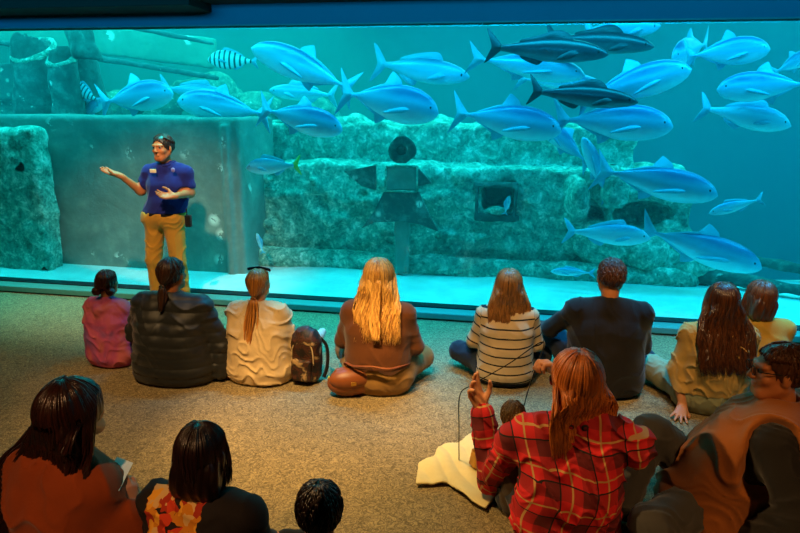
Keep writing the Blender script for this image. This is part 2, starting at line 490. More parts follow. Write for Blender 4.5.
# rubble at the right end
def b_r(s):
    for (px, py, rx, rz) in ((600, 240, .3, .3), (640, 250, .28, .22), (690, 262, .3, .16), (575, 200, .2, .3), (610, 190, .22, .25)):
        c = on_y(px, py, Y1+.1); s.ell((c[0], Y1+.1, max(c[2], .15)), (rx, .35, rz), None, .12)
rock('reef_rock', b_r, M_wreck, .16, 3, .03, 'heap of encrusted rocks at the right end of the sunken hull', 'rock', seed=6)
def b_l2(s):
    a = on_y(685, 268, Y1-.1); b = on_y(800, 292, Y1-.5); s.rc((a[0], Y1-.1, .22), (b[0]+.2, Y1-.5, .16), .1, .06)
    a = on_y(715, 258, Y1+.6); b = on_y(805, 282, Y1+.2); s.rc((a[0], Y1+.5, .3), (b[0]+.3, Y1+.1, .2), .07, .05)
rock('sunken_log', b_l2, M_pile, .05, 4, .022, 'dark sunken log lying on the sand at the far right of the tank', 'log', seed=8)

# smooth quay block on the left, rough block beside it
Y0 = G+.8
def b_q(s):
    a = on_y(-70, 118, Y0); b = on_y(238, 118, Y0); z = on_y(130, 116, Y0)[2]
    s.box(((a[0]+b[0])/2, Y0+.5, z/2), ((b[0]-a[0])/2, .5, z/2), .03)
    c = on_y(226, 180, Y0-.04); s.box((c[0], Y0, z*.48), (.05, .06, z*.48), .02)
rock('quay_block', b_q, M_smooth, .03, 1.5, .03, 'smooth grey quay block standing behind the presenter', 'concrete block', seed=3)
def b_q2(s):
    a = on_y(-60, 118, Y0-.25); b = on_y(34, 118, Y0-.25); z = on_y(10, 128, Y0-.25)[2]
    s.box(((a[0]+b[0])/2, Y0-.17, z/2), ((b[0]-a[0])/2, .13, z/2), .05)
rock('rough_quay_block', b_q2, M_wreck, .07, 4, .024, 'rough crusted quay block at the far left of the tank', 'concrete block', seed=13)

# pilings
def piling(px, ptop, wpx, Y, label, tilt=0, pbot=None, open_rim=True):
    c = on_y(px, ptop, Y); r = wpx/2/F*(Y*.98)
    root = empty('piling', (c[0], Y, 0), label=label, cat='piling', group=None)
    zb = (on_y(130, 116, Y0)[2]-.015 if pbot == 200 else on_y(px, pbot, Y)[2]) if pbot else .1
    s = SDF(); s.rc((0, 0, zb), (tilt, 0, c[2]-.02), r*1.12, r*.95, .02); s.half((0, .55, -1), -(c[2]-.02)) if open_rim else s.half((0, 0, -1), -c[2]); s.half((0, 0, 1), zb-.02)
    if open_rim: s.rc((tilt, 0, c[2]-.12), (tilt, 0, c[2]+.2), r*.72, r*.72, .01, 's')
    s.disp(lambda P: .04*fbm(P, 4, int(px), 4))
    link('post', s.mesh('post', .022), M_pile, root)
    if open_rim:
        a = np.linspace(0, 2*PI, 25)[:-1]
        pts = np.stack([tilt+np.cos(a)*r*.85, np.sin(a)*r*.85, c[2]-.04+np.sin(a)*r*.55], 1); pts = np.concatenate([pts, pts[:1]])
        tube_obj('rim', [(pts, [.045]*25, 1)], M_wreck, root)
    return root
YP = G+1.2
piling(33, 47, 46, YP+.5, 'wide weedy piling with a pale open rim, tank top left', pbot=200)
piling(62, 55, 30, YP+.15, 'weedy piling with a dark round opening, beside the wide one', pbot=200)
piling(88, 60, 34, YP+.5, 'narrow weedy piling right of the pair with open tops', tilt=-.1, pbot=200, open_rim=False)
o = piling(84, 20, 26, YP-.1, 'short weedy timber hanging down from the tank top left', tilt=-.12, pbot=58, open_rim=False)

# pier deck and beams high up on the left
def pbeam(name, x0, y0, x1, y1, Y, th, dep, mat, label, cat, amp=.02):
    a = on_y(x0, y0, Y); b = on_y(x1, y1, Y+.6)
    d = nrm(V(b[0]-a[0], b[1]-a[1], b[2]-a[2])); s_ = nrm(np.cross(d, V(0, 0, 1))); u = np.cross(s_, d)
    L = np.linalg.norm(b-a)
    s = SDF(); s.box((a+b)/2, (L/2, dep/2, th/2), .02, np.stack([d, -s_, u], 1))
    s.disp(lambda P: amp*fbm(P, 4, int(abs(x0)), 3))
    o = link(name, s.mesh(name, .03), mat); tag(o, label, cat); return o
pbeam('pier_deck', -60, 20, 215, 54, YP+1.6, .42, .15, M_deck, 'pale green boarded pier side high at the left of the tank', 'pier')
pbeam('pier_beam', -40, 36, 218, 78, YP+1.2, .07, .2, M_dark_beam, 'dark beam running under the pale green pier side', 'beam')
pbeam('pier_beam', 125, 26, 215, 44, YP+1.2, .05, .1, M_dark_beam, 'short dark beam crossing the top of the pale green pier side', 'beam')
pbeam('recess_panel', -80, 80, 60, 84, YP+1.9, .55, .3, M_dark_beam, 'dark panel standing in for the recess behind the wide piling at upper left', 'timber wall')  # dark-coloured panel put in for the depth of the recess
# crusty fill behind fish on left
def b_f(s):
    for (px, py, rx, rz) in ((150, 105, .5, .3), (210, 95, .5, .33), (110, 110, .4, .35), (255, 112, .35, .2), (20, 112, .5, .3), (320, 118, .3, .12)):
        c = on_y(px, py, Y1+2.4); s.ell((c[0], Y1+2.4, c[2]), (rx, .4, rz), None, .15)
        s.rc((c[0], Y1+2.4, 0.1), (c[0], Y1+2.4, c[2]), .3, .3, .1)
rock('coral_mound', b_f, M_mound, .2, 2.6, .04, 'mound of green coral growing behind the quay block on the left', 'coral', seed=12)

# iron figure-like stand in front of the hull: ring top, box body, side plates, flared skirt
YS = Y1-.42
c = on_y(402, 150, YS)
st = empty('iron_stand', (c[0], YS, 0), label='dark iron stand with ring top and flared skirt before the sunken hull', cat='sculpture')
k = YS/F*1.02
lz = lambda py: on_y(402, py, YS)[2]
s = SDF(); a = np.linspace(0, 2*PI, 20)
pts = [(math.cos(x)*.105, 0, lz(150)+math.sin(x)*.1) for x in a]
for i in range(19): s.rc(pts[i], pts[i+1], .04, .04, .02)
s.disp(lambda P: .03*fbm(P, 9, 3, 3)); link('ring', s.mesh('ring', .014), M_pile, st)
s = SDF(); s.ell((0, .03, lz(151)), (.07, .06, .08)); link('lens', s.mesh('lens', .014), M_iron, st)
def plate(name, pxs, y0=0, th=.05, mat=None):
    p = [on_y(x, y, YS) for x, y in pxs]; p = [(q[0]-c[0], q[2]) for q in p]; n = len(p)
    v = [(x, y0-th/2, z) for x, z in p]+[(x, y0+th/2, z) for x, z in p]
    f = [tuple(range(n)), tuple(range(n, 2*n))[::-1]]+[(i, i+n, (i+1) % n+n, (i+1) % n) for i in range(n)]
    link(name, np_mesh(name, v, f), mat or M_iron, st, smooth=False)
plate('side_plate', [(345, 171), (376, 165), (376, 190), (362, 186)])
plate('side_plate', [(418, 168), (432, 183), (418, 186)])
plate('skirt', [(384, 192), (419, 192), (427, 210), (438, 231), (420, 224), (400, 221), (375, 222), (362, 228), (374, 212)])
s = SDF(); s.box((0, .06, (lz(166)+lz(191))/2), (.17, .09, (lz(166)-lz(191))/2), .03); s.disp(lambda P: .02*fbm(P, 8, 4, 3))
s.box((0, .06, lz(225)/2+.1), (.08, .05, lz(225)/2+.0), .03)
link('body', s.mesh('body', .016), M_smooth, st)
pp = [(x*.17, -.02, z) for x, z in ((-1, lz(166)), (1, lz(166)), (1, lz(191)), (-1, lz(191)), (-1, lz(166)))]
tube_obj('rim', [(pp[i:i+2], [.014, .014], 1) for i in range(4)], M_wreck, st)

# ------------------------------------------------------------------ FISH
def fishmat(name, back, side, belly, rough=.32, bands=None):
    t = NT(name); v = t.coord('Object'); sx = t.node('ShaderNodeSeparateXYZ'); t.l(v, sx.inputs[0])
    n = t.noise(v, 9, 3)
    z = t.math('ADD', t.math('MULTIPLY_ADD', sx.outputs[2], 3.4, .5), t.math('MULTIPLY_ADD', n, .16, -.08))
    c = t.ramp(z, [(.12, lin(belly)), (.5, lin(side)), (.62, lin(side)), (.82, lin(back))])
    if bands:
        w = t.math('SINE', t.math('MULTIPLY', sx.outputs[0], bands))
        c = t.mix(t.ramp(w, [(.35, (0, 0, 0)), (.6, (1, 1, 1))]), c, lin('#123a44'))
    t.set(Base_Color=c, Roughness=rough, Metallic=.15); t.p.inputs['Specular IOR Level'].default_value = .6
    t.bump(t.noise(t.coord('Object', (60, 60, 60)), 3, 2), .15, .004); return t.m
FM = {'jack': fishmat('jack_scales', '#1873a8', '#52b4d8', '#b5eaf5'), 'dark': fishmat('dark_scales', '#0b1a26', '#15303f', '#5f97a2'),
      'stripe': fishmat('banded_scales', '#8fd0dc', '#b9ecf0', '#d5f6f6', .4, 62), 'snap': fishmat('snapper_scales', '#3a9cc8', '#8cd4ea', '#c5eff8', .35),
      'slim': fishmat('slim_scales', '#1b78a6', '#52b4d4', '#9fdff0', .35)}
M_fin = simple('pale_fin', '#4fb2d0', .4, var=.15, bump=.1); M_find = simple('dark_fin', '#12303c', .5, bump=.1)
M_finy = simple('yellow_fin', '#b9d24a', .4, bump=.1); M_eye = simple('fish_eye', '#03080c', .15, bump=0)
def fin(name, outline, th, mat, parent, bend=0, y0=0):
    """thin tapering solid from a side outline (x, z)"""
    p = bez(outline+[outline[0]], len(outline)*4)[:-1]; n = len(p); cx, cz = p[:, 0].mean(), p[:, 1].mean()
    v = []; 
    for sgn in (-1, 1):
        v += [(x, y0+bend*(z)*(1), z) for x, z in p]
    v = [(x, y+(.15*th if i < n else -.15*th), z) for i, (x, y, z) in enumerate(v)]
    v += [(cx, y0+bend*cz+th, cz), (cx, y0+bend*cz-th, cz)]
    f = [(i, (i+1) % n, 2*n) for i in range(n)]+[((i+1) % n+n, i+n, 2*n+1) for i in range(n)]+[(i, i+n, (i+1) % n+n, (i+1) % n) for i in range(n)]
    return link(name, np_mesh(name, v, f), mat, parent)
PROF = {  # (x from nose .5 to tail -.4, half height, centre z)
 'jack': [(.5, .0, -.02), (.485, .035, -.018), (.45, .075, -.012), (.38, .118, -.005), (.28, .15, 0), (.15, .165, 0), (.02, .152, 0), (-.12, .11, .0), (-.25, .06, .0), (-.34, .022, .0), (-.4, .016, .0)],
 'slim': [(.5, .0, 0), (.47, .03, 0), (.4, .06, 0), (.28, .088, 0), (.12, .1, 0), (-.05, .092, 0), (-.2, .06, 0), (-.33, .026, 0), (-.4, .022, 0)],
 'dark': [(.5, .0, -.01), (.48, .022, -.01), (.42, .045, -.005), (.3, .072, 0), (.12, .088, 0), (-.05, .08, 0), (-.2, .055, 0), (-.33, .03, .0), (-.4, .022, .0)],
 'stripe': [(.5, .0, -.04), (.47, .05, -.03), (.4, .12, -.01), (.28, .185, 0), (.12, .205, 0), (-.03, .185, 0), (-.17, .12, 0), (-.3, .05, 0), (-.38, .035, 0)],
 'snap': [(.5, .0, -.02), (.47, .035, -.015), (.4, .08, -.005), (.28, .12, 0), (.12, .13, 0), (-.05, .11, 0), (-.2, .065, 0), (-.33, .03, 0), (-.4, .024, 0)]}
def make_fish(kind, curve=0.0):
    root = empty('fish')
    pr = PROF[kind]; xs_ = np.array([p[0] for p in pr])[::-1]; hh = np.array([p[1] for p in pr])[::-1]; cz = np.array([p[2] for p in pr])[::-1]
    X = np.concatenate([np.linspace(-.4, .4, 22), np.linspace(.41, .5, 8)]); Hh = np.interp(X, xs_, hh); Cz = np.interp(X, xs_, cz)
    Hh = np.convolve(np.pad(Hh, 1, 'edge'), [.2, .6, .2], 'valid'); Hh[-1] = .004
    by = lambda x: curve*(x**2)*1.2
    S = 18; vs = []
    wr = {'jack': .42, 'slim': .6, 'dark': .75, 'stripe': .36, 'snap': .45}[kind]
    for x, h_, c_ in zip(X, Hh, Cz):
        for q in range(S):
            a = 2*PI*q/S; vs.append((x, by(x)+math.sin(a)*h_*wr*(1-.1*math.cos(2*a)), c_+math.cos(a)*h_))
    n = len(X); f = [(i*S+q, i*S+(q+1) % S, (i+1)*S+(q+1) % S, (i+1)*S+q) for i in range(n-1) for q in range(S)]
    f += [tuple(range(S))[::-1], tuple((n-1)*S+q for q in range(S))]
    link('body', np_mesh('body', vs, f), FM[kind], root)
    tm = {'dark': M_find, 'none': M_finy}.get(kind, M_fin); dm = M_find if kind == 'dark' else M_fin
    yb = by(-.42)
    if kind in ('jack',): tail = [(-.36, 0), (-.43, .07), (-.52, .18), (-.545, .2), (-.50, .08), (-.47, 0), (-.50, -.08), (-.545, -.2), (-.52, -.18), (-.43, -.07)]
    elif kind == 'dark': tail = [(-.37, 0), (-.42, .05), (-.5, .12), (-.53, .13), (-.49, .04), (-.48, 0), (-.49, -.04), (-.53, -.11), (-.5, -.1), (-.42, -.04)]
    else: tail = [(-.37, 0), (-.42, .06), (-.5, .14), (-.54, .15), (-.49, .05), (-.46, 0), (-.49, -.05), (-.54, -.15), (-.5, -.13), (-.42, -.06)]
    fin('tail_fin', tail, .012, tm, root, y0=yb)
    i = lambda x: float(np.interp(x, X, Hh))
    if kind == 'jack':
        fin('dorsal_fin', [(.1, i(.1)-.02), (.07, i(.07)+.04), (-.0, i(0)+.1), (-.03, i(0)+.1), (-.03, i(-.03)+.03), (-.15, i(-.15)+.02), (-.3, i(-.3)+.005), (-.28, i(-.28)-.02), (-.1, i(-.1)-.03)], .01, dm, root)
        fin('anal_fin', [(.0, -i(.0)+.02), (-.05, -i(-.05)-.04), (-.1, -i(-.1)-.08), (-.12, -i(-.1)-.08), (-.11, -i(-.11)-.02), (-.3, -i(-.3)-.005), (-.26, -i(-.26)+.02)], .01, dm, root)
        fin('pectoral_fin', [(.22, -.03), (.15, -.02), (.0, -.07), (-.04, -.1), (.05, -.09), (.18, -.06)], .01, dm, root, y0=-i(.18)*wr-.012)
        fin('pectoral_fin', [(.22, -.03), (.15, -.02), (.0, -.07), (-.04, -.1), (.05, -.09), (.18, -.06)], .01, dm, root, y0=i(.18)*wr+.012)
    else:
        e = .05 if kind != 'dark' else .035
        fin('dorsal_fin', [(.22, i(.22)-.02), (.16, i(.16)+e), (.06, i(.06)+e*(1.6 if kind == 'dark' else 1)), (-.1, i(-.1)+e*.7), (-.24, i(-.24)+e*.4), (-.2, i(-.2)-.02), (0, i(0)-.03)], .01, dm, root)
        fin('anal_fin', [(-.02, -i(-.02)+.02), (-.08, -i(-.08)-e), (-.22, -i(-.22)-e*.4), (-.2, -i(-.2)+.02)], .01, dm, root)
        for sg in (-1, 1): fin('pectoral_fin', [(.26, -.02), (.2, .0), (.1, -.04), (.08, -.07), (.18, -.06)], .008, dm, root, y0=sg*(i(.2)*wr+.01))
    for sg in (-1, 1):
        s = SDF(); s.ell((.41, sg*i(.41)*wr*.9, i(.41)*.25-.01), (.016, .008, .016)); link('eye', s.mesh('eye', .006), M_eye, root)
    return root
def copy_tree(o, parent=None):
    c = o.copy(); COL.objects.link(c); c.parent = parent
    for ch in list(o.children): copy_tree(ch, c)
    return c
protos = {}
NAMES = {'jack': 'jack_fish', 'slim': 'slim_fish', 'dark': 'dark_fish', 'stripe': 'banded_fish', 'snap': 'pale_fish'}
def fish(kind, px, py, L, dy, hd, ang, label, turn=0, curve=0, fat=1.0, yl=None):
    """hd: 1 heads right, -1 left; ang: degrees nose-up; turn: degrees towards the viewer"""
    Y = G+dy; L *= 1.05; fat *= 1.15; p = on_y(px, py, Y); d = (p-CAM)@fw; ln = L/F*d/max(.3, math.cos(math.radians(turn)))
    key = (kind, curve)
    if key not in protos: o = protos[key] = make_fish(kind, curve)
    else: o = copy_tree(protos[key])
    o.name = NAMES[kind]; o['label'] = label; o['category'] = 'fish'; o['group'] = 'fish swimming in the tank'
    o.location = tuple(p); o.scale = (ln, ln, ln*fat)
    o.rotation_mode = 'ZYX'
    yaw = (0 if hd > 0 else PI) - math.radians(turn)*(1 if hd > 0 else -1)
    o.rotation_mode = 'XYZ'
    o.rotation_euler = (Matrix.Rotation(yaw, 3, 'Z') @ Matrix.Rotation(-math.radians(ang), 3, 'Y')).to_euler('XYZ')
    return o
fish('jack', 137, 97, 76, 1.05, 1, 8, 'silver-blue jack heading right, nearest above the presenter at upper left')
fish('jack', 222, 107, 92, 1.25, -1, 8, 'blue jack heading left above the right shoulder of the presenter', fat=.8)
fish('slim', 196, 92, 70, 1.8, 1, -6, 'pale slim fish overlapping the two blue jacks above the presenter')
fish('jack', 304, 68, 104, 1.2, -1, 22, 'large striped-back jack angled nose-up to the left below the window top', curve=.25, fat=.75)
fish('jack', 390, 102, 96, .9, 1, -10, 'large jack heading right above the iron stand')
fish('slim', 422, 70, 92, 1.5, 1, -8, 'long slim fish heading right above the large jack', fat=1.1)
fish('slim', 302, 93, 66, 2.3, -1, 4, 'faint slim fish between two big jacks at upper left centre')
fish('jack', 302, 119, 82, .8, 1, -12, 'jack heading down to the right over the hull top, left of the iron stand', fat=.9)
fish('stripe', 232, 60, 50, 1.6, -1, 4, 'small banded fish heading left under the pier side', fat=.75)
fish('stripe', 84, 92, 34, 1.4, -1, 30, 'small banded fish tilted beside the narrow piling', fat=.9)
fish('jack', 92, 108, 34, 1.5, 1, 30, 'small round jack next to the banded fish by the pilings')
o = fish('snap', 272, 166, 54, .9, -1, -3, 'pale fish with a yellow tail swimming left in front of the hull')
yt = [c for c in o.children if c.name.startswith('tail_fin')][0]
fish('jack', 508, 121, 102, .9, 1, -8, 'silver jack heading right above the hull, over the striped-shirt woman', fat=.85)
fish('dark', 548, 50, 112, .8, 1, -3, 'dark long fish high in the centre right, behind it a darker one')
fish('dark', 600, 42, 100, 1.2, 1, -4, 'darkest long fish under the window top')
fish('dark', 584, 96, 100, .7, 1, -5, 'dark fish with a black tail between two pale jacks')
fish('jack', 528, 66, 108, 1.4, 1, -8, 'bright jack mostly hidden under the dark long fish', fat=.6)
fish('jack', 560, 82, 80, 1.9, 1, -4, 'pale fish behind the dark tail at centre right', fat=.6)
fish('jack', 634, 84, 104, 1.0, 1, 17, 'broad jack rising to the right below the darkest fish', fat=.8)
fish('jack', 614, 122, 108, .95, 1, -2, 'broad jack heading right under the dark black-tailed fish', fat=.85)
fish('slim', 622, 28, 70, 1.3, 1, 2, 'pale fish skimming the window top at right', fat=1.2)
fish('jack', 690, 50, 44, 1.7, -1, -14, 'round jack seen from behind at upper right', turn=50)
fish('jack', 728, 52, 74, 1.2, 1, 6, 'jack heading right at upper right beside the round one', fat=.95)
fish('jack', 764, 86, 84, 1.1, -1, -3, 'jack heading left close to the right edge of the window', fat=.9)
fish('snap', 746, 116, 84, 1.3, 1, -10, 'smooth pale fish nosing down right of the other jacks', fat=.95)
fish('jack', 795, 62, 40, 1.9, 1, 30, 'partly seen fish at the right picture edge')
fish('jack', 658, 182, 112, .85, 1, -10, 'long-backed jack heading right above the reef rock', fat=.75)
fish('snap', 735, 206, 48, 1.0, -1, -18, 'small pale fish nosing down to the left in open water', fat=.8)
fish('snap', 608, 234, 78, .8, 1, -2, 'pale fork-tailed fish in front of the reef rock', fat=.9)
fish('jack', 702, 248, 116, .9, 1, -16, 'big jack diving right near the sand at the right', fat=.7)
fish('snap', 572, 272, 40, .7, -1, 0, 'small flat fish close to the sand behind the man in black', fat=.7)
fish('snap', 507, 205, 18, 1.0, 1, 80, 'tiny pale fish hanging upright beside the porthole')
fish('snap', 260, 243, 20, .8, -1, 75, 'tiny pale fish upright above the ponytailed woman', fat=.8)
fish('jack', 596, 168, 62, 1.3, -1, 62, 'crescent-tailed fish turning away beside the reef rock', turn=20, fat=.6)
fish('jack', 562, 140, 70, 1.35, -1, 40, 'blue fish turning away at the end of the upper hull', fat=.7)

yt.data = yt.data.copy(); yt.data.materials[0] = M_finy
# ================================================================== PEOPLE
def rotm(rx=0, ry=0, rz=0):
    return np.array((Matrix.Rotation(rz, 3, 'Z')@Matrix.Rotation(rx, 3, 'X')@Matrix.Rotation(ry, 3, 'Y')))
A = np.array
def sit_joints(s=1.0, fat=1.0, sw=.165, lean=0.0, **over):
    """cross-legged figure facing +Y, pelvis over the origin"""
    J = dict(pelvis=(0, 0, .12), waist=(0, -.015+lean*.35, .27), chest=(0, .0+lean*.8, .43), nb=(0, .0+lean, .57), nt=(0, .02+lean*1.15, .665), head=(0, .035+lean*1.2, .755),
             shR=(sw, 0+lean, .535), shL=(-sw, 0+lean, .535), elR=(.235, .06, .30), elL=(-.235, .06, .30), wrR=(.17, .27, .19), wrL=(-.17, .27, .19),
             hpR=(.09, .02, .115), hpL=(-.09, .02, .115), knR=(.30, .27, .13), knL=(-.30, .27, .13), anR=(-.08, .40, .065), anL=(.08, .46, .065), toR=(-.2, .45, .045), toL=(.2, .52, .045))
    J.update(over)
    J = {k: A(v, float)*s for k, v in J.items()}; J['s'] = s; J['fat'] = fat; return J
def stand_joints(s=1.0, fat=1.0, sw=.165, **over):
    J = dict(pelvis=(0, 0, .93), waist=(0, .01, 1.07), chest=(0, 0, 1.23), nb=(0, -.01, 1.385), nt=(0, .015, 1.47), head=(0, .03, 1.56),
             shR=(sw, -.01, 1.355), shL=(-sw, -.01, 1.355), elR=(.24, -.03, 1.09), elL=(-.24, -.03, 1.09), wrR=(.2, .15, 1.0), wrL=(-.2, .15, 1.0),
             hpR=(.088, 0, .9), hpL=(-.088, 0, .9), knR=(.1, .02, .49), knL=(-.1, .02, .49), anR=(.11, -.02, .09), anL=(-.11, -.02, .09), toR=(.13, .13, .035), toL=(-.13, .13, .035))
    J.update(over)
    J = {k: A(v, float)*s for k, v in J.items()}; J['s'] = s; J['fat'] = fat; return J
def torso(S, J, inf=0.0, low=1.0, kk=.06):
    s, f = J['s'], J['fat']; X = A((1., 0, 0)); ax = nrm(J['shR']-J['shL'])
    sw = np.linalg.norm(J['shR']-J['shL'])/2
    S.rc(J['pelvis'], J['waist'], .128*f*s*low+inf, .108*f*s+inf, kk*s)
    for g in (-1, 1):
        px = nrm(J['hpR']-J['hpL'])
        S.chain([J['pelvis']+g*px*.075*s*f, J['waist']+g*(px+ax)/2*.06*s*f, J['chest']+g*ax*.075*s*f, J['nb']+g*ax*sw*.55-A((0, 0, .055*s))],
                [(.115*f)*s*low+inf, .098*f*s+inf, .10*s*(f*.5+.5)+inf, .06*s+inf], kk*s)
        S.rc(J['nb']-A((0, 0, .02*s)), J['shR' if g > 0 else 'shL'], .05*s+inf, .052*s+inf, .04*s)
def limbs_arm(S, J, inf=0, end=1.0, rs=(.052, .042, .041, .026), k=.03, sides='RL', cuff=0):
    s = J['s']
    for q in sides:
        a, b, c = J['sh'+q], J['el'+q], J['wr'+q]
        S.rc(a, b, rs[0]*s+inf, rs[1]*s+inf, k*s)
        S.rc(b, b+(c-b)*end, rs[2]*s+inf, (rs[2]+(rs[3]-rs[2])*end)*s+inf+cuff, k*s)
def limbs_leg(S, J, inf=0, end=1.0, k=.04, rs=(.088, .062, .056, .036)):
    s, f = J['s'], J['fat']
    for q in 'RL':
        a, b, c = J['hp'+q], J['kn'+q], J['an'+q]
        S.rc(a, b, rs[0]*s*(.6+.4*f)+inf, rs[1]*s+inf, k*s); S.rc(b, b+(c-b)*end, rs[2]*s+inf, rs[3]*s+inf, .03*s)
def head_sdf(S, c, R, s, face=True):
    T = lambda x, y, z: c+R@(A((x, y, z))*s)
    S.ell(T(0, -.012, .028), A((.075, .093, .088))*s, R, .02*s)
    S.ell(T(0, .03, -.03), A((.06, .06, .082))*s, R, .03*s)
    S.rc(T(-.02, .062, -.088), T(.02, .062, -.088), .021*s, .021*s, .03*s)
    for g in (-1, 1):
        S.rc(T(g*.055, .0, -.05), T(g*.022, .06, -.088), .018*s, .018*s, .03*s)
        S.ell(T(g*.077, -.005, -.008), A((.009, .019, .031))*s, R@rotm(0, 0, g*-.35), .008*s)
        if face:
            S.ell(T(g*.031, .096, .012), A((.018, .014, .012))*s, R, .012*s, 's')
            S.rc(T(g*.012, .088, .03), T(g*.05, .075, .03), .009*s, .008*s, .015*s)
            S.ell(T(g*.042, .062, -.022), A((.022, .02, .018))*s, R, .02*s)
    if face:
        S.rc(T(0, .088, .018), T(0, .107, -.02), .008*s, .012*s, .012*s)
        for g in (-1, 1): S.ell(T(g*.012, .099, -.024), A((.009, .009, .008))*s, R, .008*s)
        S.ell(T(0, .088, -.048), A((.023, .010, .006))*s, R, .006*s); S.ell(T(0, .086, -.060), A((.020, .011, .007))*s, R, .006*s)
        S.ell(T(0, .101, -.0535), A((.02, .009, .0022))*s, R, .003*s, 's')
def hand_sdf(S, w, d, pn, tsign, s, curl=(.35, .35, .4, .45), spread=.12, tcurl=.3):
    """w wrist, d direction of the fingers, pn palm normal (palm faces this way), tsign puts the thumb on +-(d x pn)"""
    d = nrm(d); pn = nrm(pn-np.dot(pn, d)*d); sd = np.cross(d, pn)*tsign   # towards the thumb side
    L = (.066, .074, .070, .055); off = (.030, .010, -.010, -.029)
    S.rc(w-d*.01*s, w+d*.02*s, .024*s, .022*s, .015*s, flat=(pn, .7))
    for i in range(4):
        kn = w+d*(.088-.006*abs(i-1.2))*s+sd*off[i]*s
        S.rc(w+d*.02*s+sd*off[i]*.55*s, kn, .0165*s, .0115*s, .014*s)
        ang = 0; p = kn; dd0 = nrm(d+sd*spread*(off[i]/.03))
        for j, (fr, rr) in enumerate(((.45, .0098), (.31, .0088), (.24, .0078))):
            ang += curl[i]*(.8, 1.1, .8)[j]
            dd = dd0*math.cos(ang)+pn*math.sin(ang); q = p+dd*L[i]*fr*1.12*s
            S.rc(p, q, (.0105, .0096, .0086)[j]*s, rr*s, .004*s); p = q
    a = w+d*.028*s+sd*.022*s+pn*.008*s; b = a+nrm(sd*.75+d*.6+pn*.35)*.042*s
    c_ = b+nrm(sd*(.5-tcurl)+d*.9+pn*(.3+tcurl))*.032*s; e = c_+nrm(sd*(.1-tcurl)+d+pn*(.3+tcurl))*.024*s
    S.rc(a, b, .016*s, .012*s, .015*s); S.rc(b, c_, .0115*s, .010*s, .006*s); S.rc(c_, e, .010*s, .0082*s, .005*s)
def foot_sdf(S, an, to, s, inf=0):
    d = to-an; d = nrm(d); heel = an-d*.045*s; heel = A((heel[0], heel[1], an[2]*.7))
    S.rc(heel, an+d*.06*s*1+A((0, 0, -.015*s)), .036*s+inf, .034*s+inf, .02*s); S.rc(an+d*.05*s, to, .036*s+inf, .028*s+inf, .02*s); S.rc(to, to+d*.05*s, .03*s+inf, .024*s+inf, .02*s)
def shoes(J, root, mat, sole=None, name='shoe', h=.007, which='RL', floor=True):
    s = J['s']
    for q in which:
        S = SDF(); foot_sdf(S, J['an'+q], J['to'+q], s, .010)
        if floor: S.half((0, 0, 1), .002)
        link(name, S.mesh(name, h), mat, root)

